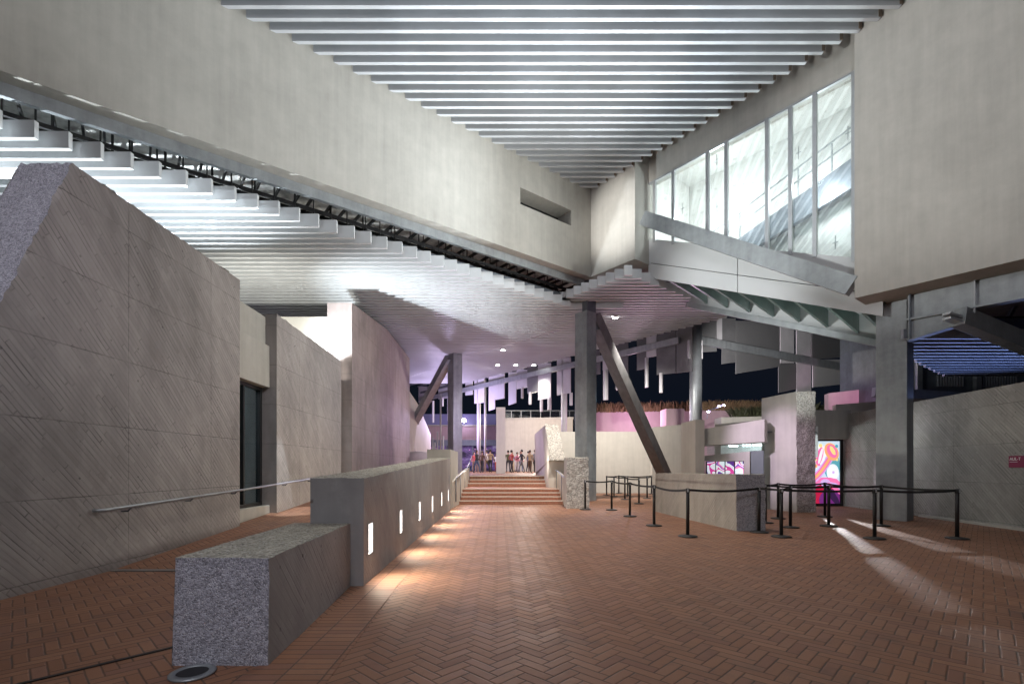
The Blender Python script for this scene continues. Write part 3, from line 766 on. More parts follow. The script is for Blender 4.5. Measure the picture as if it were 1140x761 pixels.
# ================================================================== right side walls, booth, poster
rw = MB().prism([(11.88, 10.0), (12.55, 10.0), (13.6, 19.4), (12.95, 19.4)], 0, 3.38)
rwo = tag(rw.build('concrete_wall', M['boardr']), 'board marked concrete wall at far right carrying the magenta sign', 'wall')
kb = MB().prism([(11.74, 10.6), (11.90, 10.6), (12.37, 14.1), (12.20, 14.1)], 0, .055)
tag(kb.build('floor_kerb', M['beam']), 'low pale kerb along the foot of the far right wall', 'kerb')
rw2 = MB().prism([(11.4, 3.0), (12.2, 3.0), (12.55, 9.99), (11.88, 9.99)], 0, 3.38)
o = rw2.build('wall_face', M['boardr']); o.parent = rwo
ln = MB().box(11.3, 12.86, 17.70, 18.3, 2.46, 3.52)
tag(ln.build('concrete_lintel', M['beam'], bevel=.01), 'concrete lintel above the colourful backlit poster', 'lintel')
sg = empty('wall_sign', (12.12, 12.0, 1.55), 'small magenta sign with white letters on the far right wall', 'sign')
# wall face normal at the sign
wd = Vector((12.95-11.88, 9.4, 0)).normalized(); wn_ = Vector((-wd.y, wd.x, 0))
def wpt(y, z, off): return Vector((11.88+(y-10.0)*(1.07/9.4), y, z))+wn_*off
MB().slab([wpt(11.42, 1.43, .002), wpt(11.05, 1.43, .002), wpt(11.05, 1.70, .002), wpt(11.42, 1.70, .002)], wn_*.025).build('plate', M['magenta'], sg)
def text(body, size, origin, xdir, zdir, mat, parent, name='lettering', ext=.002):
    cu = bpy.data.curves.new(name, 'FONT'); cu.body = body; cu.size = size; cu.extrude = ext
    cu.materials.append(mat)
    o = bpy.data.objects.new(name, cu); COL.objects.link(o)
    x = Vector(xdir).normalized(); zz = Vector(zdir).normalized(); n = x.cross(zz)
    m = Matrix((x, zz, n)).transposed().to_4x4(); m.translation = Vector(origin)
    dg = bpy.context.evaluated_depsgraph_get(); me = bpy.data.meshes.new_from_object(o.evaluated_get(dg)); bpy.data.objects.remove(o)
    me.transform(m); o = bpy.data.objects.new(name, me); COL.objects.link(o)
    o.parent = parent; o.matrix_parent_inverse = Matrix.Translation(-Vector(parent.location))
    return o
text('AUL-T', .098, wpt(11.395, 1.595, .029), -wd, (0, 0, 1), M['letter'], sg)
MB().slab([wpt(11.395, 1.555, .028), wpt(11.20, 1.555, .028), wpt(11.20, 1.563, .028), wpt(11.395, 1.563, .028)], wn_*.002).build('underline', M['letter'], sg)

# poster in its black frame
ps = empty('poster_case', (12.2, 17.9, 0), 'tall backlit poster case of swirling pink and red shapes at right', 'poster')
X0, X1, Y0 = 11.55, 12.72, 17.9
pf = MB(); pf.box(X0, X1, Y0, Y0+.1, .0, .10); pf.box(X0, X1, Y0, Y0+.1, 2.40, 2.455); pf.box(X1-.10, X1, Y0, Y0+.1, .10, 2.40); pf.box(X0, X0+.05, Y0, Y0+.1, .10, 2.40)
pf.build('frame', M['black'], ps)
def flat(mb, pts, dy, mi):
    return mb.add([(X0+.05+p[0]*1.02, Y0+.045-dy, .10+p[1]*2.3) for p in pts], [tuple(range(len(pts)))], mi)
def ell(cx, cy, rx, ry, rot=0, n=26, a0=0, a1=2*pi):
    r = []
    for k in range(n):
        a = a0+(a1-a0)*k/(n-1 if a1-a0 < 6.2 else n); x, yv = rx*cos(a), ry*sin(a)
        r.append((cx+x*cos(rot)-yv*sin(rot)*1.0, cy+(x*sin(rot)+yv*cos(rot))/2.25))
    return r
art = [emit('art_%s' % n, c, .8) for n, c in (('sky', (.52, .66, .78)), ('pink', (.80, .16, .38)), ('orange', (.85, .38, .16)), ('plum', (.14, .02, .16)), ('lilac', (.55, .38, .72)),
                                              ('red', (.42, .01, .05)), ('white', (.8, .85, .9)), ('teal', (.10, .35, .42)), ('dark', (.03, .01, .05)), ('yellow', (.85, .68, .25)))]
A = MB()
flat(A, [(0, 0), (1, 0), (1, 1), (0, 1)], 0, 0)
def clipq(p): return [(min(1, max(0, x)), min(1, max(0, y))) for x, y in p]
flat(A, clipq(ell(.30, .78, .26, .34)), .001, 6); flat(A, clipq(ell(.72, .60, .30, .5)), .0012, 7)
flat(A, clipq(ell(.75, .50, .22, .3)), .0014, 6)
flat(A, clipq(ell(.5, .0, 1.1, .95)), .002, 1); flat(A, clipq(ell(.55, -.03, .95, .85)), .003, 4); flat(A, clipq(ell(.45, -.05, .85, .8)), .004, 5)
flat(A, clipq(ell(.7, .05, .45, .40)), .005, 3); flat(A, clipq(ell(.75, .12, .12, .4, .6)), .006, 8); flat(A, clipq(ell(.95, .2, .07, .5, .9)), .0065, 1)
flat(A, clipq(ell(.48, .33, .18, .14)), .0055, 4)
def band(path, w, dy, mi):
    L = []; R = []
    for i, (x, yv) in enumerate(path):
        x2, y2 = path[min(i+1, len(path)-1)]; x1, y1 = path[max(0, i-1)]
        dx, dyv = x2-x1, (y2-y1)*2.25; l = math.hypot(dx, dyv); ww = w(i/(len(path)-1))
        L.append((x-dyv/l*ww, yv+dx/l*ww/2.25)); R.append((x+dyv/l*ww, yv-dx/l*ww/2.25))
    flat(A, clipq(L+R[::-1]), dy, mi)
path = [(-.05+.78*t, .38+.42*t**1.5) for t in [k/14 for k in range(15)]]
band(path, lambda t: .15-.02*t, .007, 4); band(path, lambda t: .10-.01*t, .008, 1); band(path, lambda t: .045, .009, 2)
flat(A, clipq(ell(.70, .83, .24, .34, .5)), .010, 2); flat(A, clipq(ell(.72, .84, .17, .26, .5)), .011, 1); flat(A, clipq(ell(.74, .85, .07, .18, .5)), .012, 9)
flat(A, clipq(ell(.27, .76, .12, .34, -.25)), .010, 1); flat(A, clipq(ell(.30, .76, .05, .30, -.25)), .011, 6)
for (x, yv, r, mi) in ((.76, .50, .055, 4), (.13, .70, .04, 9), (.12, .60, .07, 2), (.9, .70, .04, 9), (.24, .62, .05, 1), (.88, .92, .06, 7), (.05, .87, .06, 1), (.3, .93, .07, 9)):
    flat(A, clipq(ell(x, yv, r, r)), .013, mi)
A.build('artwork', art, ps, recalc=False)

# pink pillar, block, low pier and ticket booth
pk = hewn('concrete_pillar', [(9.47, 15.4, 0), (10.07, 15.4, 0), (9.9, 17.05, 0), (9.22, 17.0, 0)], [(9.47, 15.42, 3.84), (10.07, 15.42, 3.84), (9.9, 17.05, 3.84), (9.22, 17.0, 3.84)],
          (M['mass'], M['roughd'], M['roughtop']), ('front',), .05, .024, None, .7)
tag(pk, 'free standing concrete pillar with chiselled front left of the poster', 'pillar')
cb2 = hewn('concrete_block', [(5.35, 10.9, 0), (6.0, 10.9, 0), (5.75, 15.7, 0), (5.08, 15.7, 0)], [(5.35, 10.92, 1.27), (6.0, 10.92, 1.27), (5.75, 15.7, 1.24), (5.08, 15.7, 1.24)],
           (concrete_board('board_marked_block', (.33, .305, .275), pz=5, z0=-1, pa=40, a0=-5, contrast=.5), M['rough'], M['roughtop']), ('front', 'top'), .045, .015)
tag(cb2, 'long concrete block with rough end behind the queue posts', 'block')
pe = hewn('concrete_pier', [(6.9, 17.0, 0), (7.22, 17.0, 0), (7.45, 18.3, 0), (6.9, 18.3, 0)], [(6.9, 17.0, 3.1), (7.22, 17.0, 3.1), (7.45, 18.3, 3.1), (6.9, 18.3, 3.1)], (M['bright'], M['beam'], M['beam']), (), .3, 0)
tag(pe, 'plain concrete pier at the left end of the ticket booth', 'pier')
A_, B_ = Vector((7.2, 17.3, 0)), Vector((9.25, 15.75, 0))
bd = (B_-A_).normalized(); bn = Vector((-bd.y, bd.x, 0))       # into the booth
def bp(t, z, off=0): return A_+(B_-A_)*t+bn*off+Vector((0, 0, z))
bt = empty('ticket_booth', A_, 'concrete ticket booth with lit slot window and row of small posters', 'booth')
MB().slab([bp(-.02, 2.2), bp(.79, 2.27), bp(.79, 3.03), bp(.05, 2.80), bp(.05, 2.70), bp(-.02, 2.68)], bn*.6).build('lintel', M['mass'], bt, bevel=.01)
MB().slab([bp(-.02, 1.66, .25), bp(.60, 1.66, .25), bp(.60, 1.98, .25), bp(-.02, 1.84, .25)], bn*.3).slab([bp(.53, 0, .25), bp(.60, 0, .25), bp(.60, 1.655, .25), bp(.53, 1.655, .25)], bn*.3).build('sill', M['mass'], bt)
MB().slab([bp(.605, .0, .32), bp(.76, .0, .32), bp(.76, 2.0, .32), bp(.605, 2.0, .32)], bn*.1).build('counter_front', M['counter'], bt)
MB().slab([bp(-.02, 0, .35), bp(.53, 0, .35), bp(.53, 1.2, .35), bp(-.02, 1.2, .35)], bn*.2).build('base_wall', M['mass'], bt)
for k in range(4):
    t0 = .05+k*.12
    e = MB().slab([bp(t0, 1.205, .40), bp(t0+.105, 1.205, .40), bp(t0+.105, 1.64, .40), bp(t0, 1.64, .40)], bn*.02).build('poster', pattern_poster('booth_print_%d' % k, .55, k+1), bt)
MB().slab([bp(.03, 1.203, .43), bp(.53, 1.203, .43), bp(.53, 1.65, .43), bp(.03, 1.65, .43)], bn*.04).build('poster_backing', M['black'], bt)
MB().slab([bp(.04, 1.9, .5), bp(.76, 1.9, .5), bp(.76, 2.24, .5), bp(.04, 2.24, .5)], bn*.012).build('slot_pane', M['glassd'] if False else M['glass'], bt)
MB().slab([bp(.04, 1.8, 2.6), bp(1.3, 1.8, 2.6), bp(1.3, 2.9, 2.6), bp(.04, 2.9, 2.6)], bn*.05).build('inner_wall', M['interior'], bt)
MB().slab([bp(.02, 2.62, .61), bp(1.3, 2.62, .61), bp(1.3, 2.62, 2.6), bp(.02, 2.62, 2.6)], (0, 0, .04)).build('inner_ceiling', M['counter'], bt)
for (t0, t1, off) in ((.22, .33, 1.2), (.40, .5, 1.2), (.54, .66, 1.1)):
    MB().slab([bp(t0, 2.22, off+.6), bp(t1, 2.22, off+.6), bp(t1, 2.22, off+.72), bp(t0, 2.22, off+.72)], (0, 0, .05)).build('ceiling_light', M['strip_l'], bt)
bw = MB().slab([bp(-.1, 0, 3.2), bp(.8, 0, 3.2), bp(.8, 3.3, 3.2), bp(-.1, 3.2, 3.2)], bn*.4)
tag(bw.build('booth_rear_wall', M['beam']), 'grey concrete wall standing behind the ticket booth roof', 'wall')
# pink walls and hedge beyond
def wall(name, poly, z0, z1, mat, label, cat='wall'):
    return tag(MB().prism(poly, z0, z1).build(name, mat), label, cat)
wall('rose_wall', [(17.0, 25), (24, 23), (24.2, 23.6), (17.2, 25.6)], 0, [5.25, 5.9, 5.9, 5.25], M['pinkc'], 'rose lit wall rising behind the poster case')
wall('white_coping_wall', [(14.6, 21), (19, 19.5), (19.2, 20), (14.8, 21.5)], 0, [4.15, 4.35, 4.35, 4.15], M['white'], 'pale sloping wall top just above the poster lintel')
wall('rear_court_wall', [(3.3, 27.02), (8.42, 27.02), (8.42, 27.33), (3.3, 27.33)], 0, [3.42, 3.42, 3.42, 3.42], M['bright'], 'bright smooth wall closing the queue area behind the rear posts')
wall('side_court_wall', [(8.425, 27.0), (8.52, 26.9), (10.6, 27.9), (10.6, 28.3), (8.425, 27.4)], 0, [3.65, 3.65, 3.9, 3.9, 3.65], M['bright'], 'narrow pale wall with tall edge at the right of the queue area')
wall('rose_pillar', [(10.2, 29.5), (11.3, 29.5), (11.3, 30.6), (10.2, 30.6)], 0, 5.0, M['pinkc'], 'rose lit pillar behind the diagonal brace of the central column')
wall('rose_side_wall', [(9.4, 28.8), (10.15, 29.2), (10.15, 29.6), (9.4, 29.2)], 0, 3.3, M['pinkc'], 'rose lit wall panel low behind the diagonal brace')
wall('planter_wall', [(6.0, 34), (20, 32), (20, 33), (6.0, 35)], PZ, 5.3, M['pinkc'], 'violet lit planter wall topped with straw coloured grasses', 'planter')
def tuft_mass(name, a, b, z0, h, n, mat, label, cat, lean=.25, depth=.8):
    mb = MB(); a = Vector(a); b = Vector(b); rnd = random.Random(3)
    for k in range(n):
        p = a.lerp(b, rnd.random())+Vector((0, rnd.random()*depth, z0))
        hh = h*rnd.uniform(.45, 1.1); d = Vector((rnd.uniform(-lean, lean), rnd.uniform(-lean, lean), 1))*hh; w = Vector((rnd.uniform(.02, .06), rnd.uniform(-.03, .03), 0))
        mb.add([p-w, p+w, p+d*.6+w*.7, p+d+Vector((d.x*.6, d.y*.6, -.1*hh)), p+d*.6-w*.7], [(0, 1, 2, 3, 4)])
    o = mb.build(name, mat, recalc=False); tag(o, label, cat, None, 'stuff'); return o
tuft_mass('dry_grass', (6.2, 33.9, 0), (19.8, 31.9, 0), 5.25, .8, 2600, M['thatch'], 'dry straw coloured grasses spilling over the violet planter wall', 'grass')
tuft_mass('hedge', (14.5, 29, 0), (22, 27, 0), 4.3, .9, 2600, M['hedge'], 'dark clipped hedge beyond the ticket booth', 'hedge', .6, 1.2)
wall('hedge_wall', [(13.0, 28.3), (22, 26.2), (22, 27), (13.0, 29.2)], 0, 4.35, M['beam'], 'dull concrete wall carrying the dark hedge')
fll = empty('flood_lights', (12.9, 28.6, 4.9), 'cluster of three violet white floodlights glaring beyond the ticket booth', 'floodlight')
for dx, dz in ((0, 0), (.28, .06), (-.62, -.32)):
    MB().lathe([(.02, .0), (.07, .01), (.07, .06)], (12.95+dx, 28.5, 4.98+dz), 14).build('lamp_head', M['lampv'], fll)
MB().tube([(12.3, 28.6, 4.3), (12.3, 28.6, 4.75), (13.3, 28.6, 5.1)], .03, 8).build('mast', M['steeld'], fll)

# dark service building behind the blue canopy
sv = empty('service_building', (18, 21, 0), 'dark service building with vents behind the far right wall', 'building')
MB().box(18.3, 40, 21.5, 26, 0, 9).build('wall', M['steeld'], sv)
vm = MB()
for k in range(13): vm.box(21.4+k*.12, 21.46+k*.12, 21.42, 21.48, 4.95, 5.45)
vm.build('vent_grille', M['alu'], sv)
vm = MB()
for k in range(10): vm.box(19.4+k*.12, 19.46+k*.12, 21.42, 21.48, 5.0, 5.5)
vm.build('vent_grille', M['alu'], sv)
for x in (18.4, 21.0, 23.4): MB().box(x, x+.22, 21.3, 21.49, 4.2, 8.9).build('pilaster', M['steel'], sv)
bc = empty('slatted_canopy', (14, 15, 4.8), 'blue lit slatted canopy seen under the right steel girder', 'canopy')
y = 12.7; k = 0
while y < 17.9:
    xl = .835*y if y < 15.2 else y*(.857+(y-15.3)*.024)
    MB().box(xl, 25, y, y+.09, 4.8, 5.05).build('slat', M['slatb'], bc); y += .40
MB().prism([(11.2, 12.75), (25, 12.75), (25, 17.6), (16.2, 17.6), (13.2, 15.2)], 5.35, 5.4).build('canopy_deck', M['black'], bc)
tr = MB()
for k in range(7): tr.bar((11.6+k*1.2, 13.2+.1*k, 5.4), (12.8+k*1.2, 13.3+.1*k, 7.4), .08, .08)
tr.bar((11, 13.2, 5.42), (22, 14.4, 5.42), .12, .12); tr.bar((11, 13.2, 7.42), (22, 14.4, 7.42), .12, .12)
tag(tr.build('roof_truss', M['steeld']), 'dark steel truss in the shadow behind the right girder', 'truss')
fb = MB().bar((15.0, 19.4, 4.45), (18.2, 18.9, 4.15), .25, .35)
tag(fb.build('far_strut', M['steel']), 'pale steel strut low behind the right column', 'strut')

# ================================================================== hanging screens along the rear edge
def at(x, y, D): return Vector(((x-555)/540*D, D, EYE+(520-y)/540*D))
P0 = Vector((9.30, 25.1, 8.0)); LU = 22.65
def left_plane(x):     # depth where the pixel column meets u = LU
    r = (x-555)/540; return LU/(CU*r+SU)
E0, E1 = at(775, 378, 25.0), at(1052, 430, 33.5)
def right_plane(x):
    r = (x-555)/540
    # line E0-E1 in plan: solve X = r D
    dx, dy = E1.x-E0.x, E1.y-E0.y; t = (r*E0.y-E0.x)/(dx-r*dy); return E0.y+t*dy
def screen(name, label, plane, panels, tubes, off):
    e = empty(name, (0, 30, 8) if plane is left_plane else (14, 28, 8), label, 'screen')
    for x0, x1, yt, yb, yb2, m in panels:
        a, b = plane(x0)+off, plane(x1)+off
        p = [at(x0, yb, a), at(x1, yb2, b), at(x1, yt, b), at(x0, yt, a)]
        n = (p[1]-p[0]).cross(p[3]-p[0]).normalized()
        MB().slab(p, n*-.05).build('panel', M[m], e)
    for x0, x1, yt, yb in tubes:
        D = plane((x0+x1)/2)+off; c = at((x0+x1)/2, yb, D); r = (x1-x0)/2/540*D
        MB().tube([c, Vector((c.x, c.y, at(0, yt, D).z))], r, 10).build('hanging_tube', M['panell'], e, False)
    return e
PL = [(753, 771, 352, 415, 413, 'mesh_d'), (731, 752, 362, 417, 415, 'paneld'), (719.5, 730.5, 366, 398, 396, 'panell'), (709, 719, 372, 412, 410, 'mesh_d'), (685, 699, 378, 433, 429, 'mesh_d'), (671, 684, 384, 412, 410, 'panell'),
      (648, 668, 390, 420, 416, 'paneld'), (620, 635, 398, 440, 437, 'panell'), (599, 613, 404, 445, 443, 'panell'), (587, 598.5, 408, 438, 436, 'mesh_d'), (575, 586.5, 411, 433, 431, 'panell'), (566, 574.5, 414, 451, 448, 'mesh_l'),
      (551, 561.5, 416, 445, 443, 'panell'), (544, 551, 418, 457, 455, 'panell'), (528, 539, 420, 449, 448, 'panell'), (518, 526, 424, 440, 439, 'mesh_l'), (505, 514, 426, 446, 445, 'panell'), (488, 500, 428, 444, 443, 'mesh_l'), (466, 480, 430, 448, 447, 'panell')]
TL = [(671.5, 677, 412, 445), (718, 722, 398, 431), (734, 738, 415, 437), (686, 690, 430, 434), (634, 637.5, 437, 451), (609.5, 614, 443, 456), (601, 604.5, 444, 458), (588.5, 592, 436, 450), (580, 583, 431, 443), (481, 483.5, 446, 470), (498, 500, 442, 468), (492, 494, 442, 452)]
sl = screen('hanging_screen', 'long screen of hanging panels and tubes running away behind the columns', left_plane, PL, TL, .25)
pa, pb = at(756, 379.5, left_plane(756)), at(468, 447, left_plane(468))
pa.z = pb.z = 8.0
MB().bar(pa, pb, .16, .34).build('rail', M['steel'], sl)
MB().bar(pa+Vector((0, .3, .75)), pb+Vector((0, .3, .75)), .16, .2).build('upper_rail', M['steeld'], sl)
for x, r, yb in ((533, .16, 529), (540, .08, 529), (628, .20, 474)):
    D = left_plane(x)+.5; c = at(x, yb, D)
    MB().tube([(c.x, c.y, 1.0), (c.x, c.y, 8.6)], r, 14).build('post', M['panell'], sl, True)
PR = [(778, 798, 350, 392, 391, 'mesh_d'), (798, 804, 352, 380, 378, 'panell'), (804, 819, 354, 405, 403, 'paneld'), (819.5, 868, 357, 416, 408, 'mesh_d'), (869, 884, 362, 404, 404, 'panell'), (867, 886.5, 404.5, 437, 433, 'mesh_d'),
      (887, 903, 364, 440, 437, 'panell'), (904, 944, 368, 400, 397, 'mesh_d'), (905, 943, 400, 431, 427, 'mesh_l'), (944, 972, 376, 444, 440, 'paneld'), (973, 1000, 380, 436, 434, 'mesh_d'), (1000, 1030, 382, 428, 426, 'paneld')]
sr = screen('hanging_screen', 'screen of dark and pale hanging panels to the right of the steel post', right_plane, PR, [], .25)
MB().bar(E0, E1, .16, .40).build('rail', M['steel'], sr)
MB().tube([(E0.x, E0.y+.05, 0), (E0.x, E0.y+.05, 8.9)], .30, 20).build('post', M['steel'], sr, True)
MB().box(E0.x-.45, E0.x+.28, E0.y-.15, E0.y+.2, 7.0, 7.95).build('post_head', M['panell'], sr)

# ================================================================== plaza beyond the steps
wall('plaza_wall', [(.5, 48), (7.2, 47), (7.2, 48), (.5, 49)], PZ, 6.1, M['bright'], 'broad pale wall on the plaza behind the group of people')
cop = MB().prism([(.4, 47.9), (7.25, 46.88), (7.25, 47.9), (.4, 48.9)], 6.105, 6.3); o = cop.build('coping', M['mass']); o.parent = bpy.data.objects['plaza_wall']
tag(MB().prism([(-.15, 30), (.42, 30), (.42, 30.6), (-.15, 30.6)], PZ, 5.15).build('plaza_pillar', M['bright'], bevel=.02), 'slim pale pillar at the top of the steps', 'pillar')
tr_ = empty('glass_railing', (3, 50, 6.3), 'violet tinted glass railing along the top of the pale plaza wall', 'railing')
MB().box(.3, 9, 50, 50.03, 6.3, 7.2).build('pane', M['glassd'], tr_)
rm_ = MB()
for k in range(9): rm_.box(.3+k, .36+k, 49.96, 50.06, 6.0, 7.25)
rm_.box(.3, 9, 49.97, 50.05, 7.25, 7.3); rm_.build('rail', M['steel'], tr_)
fbld = empty('far_pavilion', (-5, 56, 1), 'violet lit far pavilion with terrace railing left of the slim pillar', 'building')
MB().box(-13, .4, 55, 60, 4.55, 6.1).build('terrace_band', M['pinkc'], fbld)
MB().box(-13, .4, 54.8, 55, 6.1, 6.25).build('coping', M['mass'], fbld)
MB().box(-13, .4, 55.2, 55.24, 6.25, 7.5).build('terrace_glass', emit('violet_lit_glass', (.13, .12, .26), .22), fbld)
MB().box(-13, .4, 57, 57.2, PZ, 4.5).build('shop_window', M['vshop'], fbld)
mm = MB()
for k in range(9): mm.box(-12+k*1.5, -11.9+k*1.5, 55.4, 55.6, PZ, 4.55)
mm.build('window_post', M['steeld'], fbld)
MB().box(-13, .4, 55.0, 55.3, 3.9, 4.55).build('window_head', M['steeld'], fbld)
sp = empty('spot_lamp', (-3.85, 53.8, 6.6), 'bright violet starburst lamp above the far terrace', 'lamp')
MB().lathe([(.05, 0), (.22, .03), (.22, .3), (.05, .4)], (-3.85, 53.8, 6.45), 16).build('lamp_head', M['lampv'], sp)
MB().tube([(-3.85, 53.9, 6.1), (-3.85, 53.9, 6.5)], .05, 8).build('bracket', M['steeld'], sp)
ttw = MB().slab([(-5.6, 31, PZ), (-5.1, 36.5, PZ), (-5.1, 36.5, 3.9), (-5.4, 33, 5.6), (-5.9, 31, 6.6)], (-.4, 0, 0))
tag(ttw.build('raked_wall', M['bright']), 'pale pink lit raked wall left of the farther column', 'wall')
rb = MB().lathe([(.9, 0), (1.0, .5), (.98, 1.0), (.82, 1.35), (.5, 1.55), (.1, 1.6)], (-5.0, 30.2, PZ-.2), 28)
tag(rb.build('rounded_plinth', M['bright'], None, True), 'rounded pale concrete plinth left of the steps', 'plinth')
for k, (x, yt) in enumerate(((481.5, 487), (484, 492), (487, 480), (490.5, 438), (493.5, 485))):
    D = 33; c = at(x, 505, D)
    MB_ = MB().tube([(c.x, c.y, PZ), (c.x, c.y, at(x, yt, D).z)], .055, 10)
    lab = ['second shortest pale pole in the cluster left of the farther column', 'shortest pale pole in the cluster left of the farther column', 'medium pale pole just left of the tallest in the cluster', 'tallest thin pale pole reaching up to the hanging screen', 'pale pole right of the tallest, beside the farther column'][k]
    tag(MB_.build('pole', M['panell'], None, True), lab, 'pole', 'cluster of pale poles')

# ================================================================== queue posts
post_proto = bpy.data.objects.new('queue_post', None)
def make_post():
    e = post_proto; COL.objects.link(e)
    MB().lathe([(.185, 0), (.19, .006), (.185, .022), (.12, .034), (.05, .042)], (0, 0, .004), 32).build('base', M['rubber'], e, True)
    MB().lathe([(.034, .04), (.034, .90), (.030, .905)], (0, 0, 0), 20).build('pole', M['black'], e, True)
    h = MB().lathe([(.036, .0), (.040, .006), (.040, .085), (.034, .094)], (0, 0, .905), 20).build('belt_head', M['black'], e, True)
    MB().box(-.014, .014, -.0425, -.0400, .925, .985).build('belt_clip', M['alu'], h)
make_post()
posts = [  # x, depth, label
 (2.93, 17.0 -.6, 'queue post standing in front of the hammered pier by the steps'),
 (3.78, 16.2, 'queue post next right of the one by the hammered pier'),
 (3.82, 14.1, 'queue post halfway between the hammered pier and the long block'),
 (3.80, 11.85, 'queue post at the left end of the long block, before the foremost one'),
 (3.90, 10.0, 'foremost queue post in front of the long block'),
 (5.72, 10.65, 'queue post touching the rough end of the long block'),
 (5.80, 9.95, 'queue post just right of the long block, nearest to camera there'),
 (7.52, 9.7, 'near queue post in the light streak left of the right column'),
 (9.17, 9.7, 'rightmost queue post, alone before the far right wall'),
 (9.35, 11.85, 'queue post at the foot of the wide right column'),
 (8.00, 11.75, 'queue post in front of the poster, second row'),
 (6.92, 11.5, 'queue post before the chiselled pillar, right of the block end'),
 (9.42, 14.0, 'queue post just before the poster, farther back row'),
 (7.78, 13.5, 'queue post at the left edge of the free standing pillar'),
 (5.55, 24.9, 'rear queue post farthest left before the bright court wall'),
 (5.62, 23.6, 'rear queue post second from left before the bright court wall'),
 (6.55, 26.4, 'rear queue post nearest the bright court wall, left half'),
 (5.60, 21.5, 'rear queue post in the middle of the bright court'),
 (6.55, 24.6, 'rear queue post behind the middle one in the bright court'),
 (5.50, 19.0, 'rear queue post closest to the long block'),
 (6.80, 22.2, 'rear queue post just left of the block end in the court'),
 (8.20, 26.0, 'rear queue post farthest right before the bright court wall'),
 (6.85, 12.45, 'queue post half hidden behind the long block end'),
]
PO = []
for i, (x, y, lab) in enumerate(posts):
    if i == 0: e = post_proto
    else:
        e = post_proto.copy(); COL.objects.link(e)
        for ch in list(post_proto.children):
            if ch.name.startswith('belt') and not ch.name.startswith('belt_head'): continue
            c = ch.copy(); COL.objects.link(c); c.parent = e
            for gch in ch.children:
                d = gch.copy(); COL.objects.link(d); d.parent = c
    tag(e, lab, 'queue post', 'black belt queue posts')
    PO.append(e)
for e, (x, y, lab) in zip(PO, posts): e.location = (x, y, .001); e.rotation_euler = (0, 0, random.uniform(-.3, .3))
def belt(i, j, sag=.02):
    a = Vector((posts[i][0], posts[i][1], .965)); b = Vector((posts[j][0], posts[j][1], .965)); d = (b-a).normalized()
    a += d*.041; b -= d*.041; n = 10; mb = MB(); side = d.cross(Vector((0, 0, 1)))*.0015
    o = 0; P = []
    for k in range(n+1):
        t = k/n; p = a.lerp(b, t); p.z -= sag*4*t*(1-t); P.append(p)
    for k in range(n):
        q0, q1 = P[k], P[k+1]; z = Vector((0, 0, .024))
        mb.add([q0-side-z, q1-side-z, q1+side-z, q0+side-z, q0-side+z, q1-side+z, q1+side+z, q0+side+z], [(0, 1, 2, 3), (4, 7, 6, 5), (0, 4, 5, 1), (3, 2, 6, 7)])
    me = mb.build('belt', M['belt'])
    R = Matrix.Rotation(PO[i].rotation_euler.z, 4, 'Z'); me.parent = PO[i]
    me.matrix_parent_inverse = (Matrix.Translation(PO[i].location) @ R).inverted()
for i, j, s in ((0, 1, .03), (1, 2, .03), (2, 3, .03), (3, 4, .05), (4, 5, .04), (5, 6, .0), (6, 7, .02), (7, 8, .03), (8, 9, .02), (9, 10, .02), (10, 11, .02), (11, 6, .01), (9, 12, .05), (12, 13, .04), (13, 22, .01), (10, 22, .03),
                (14, 15, .02), (15, 17, .02), (17, 19, .03), (16, 18, .03), (18, 20, .03), (14, 16, .02), (16, 21, .04), (20, 21, .03)):
    belt(i, j, s)

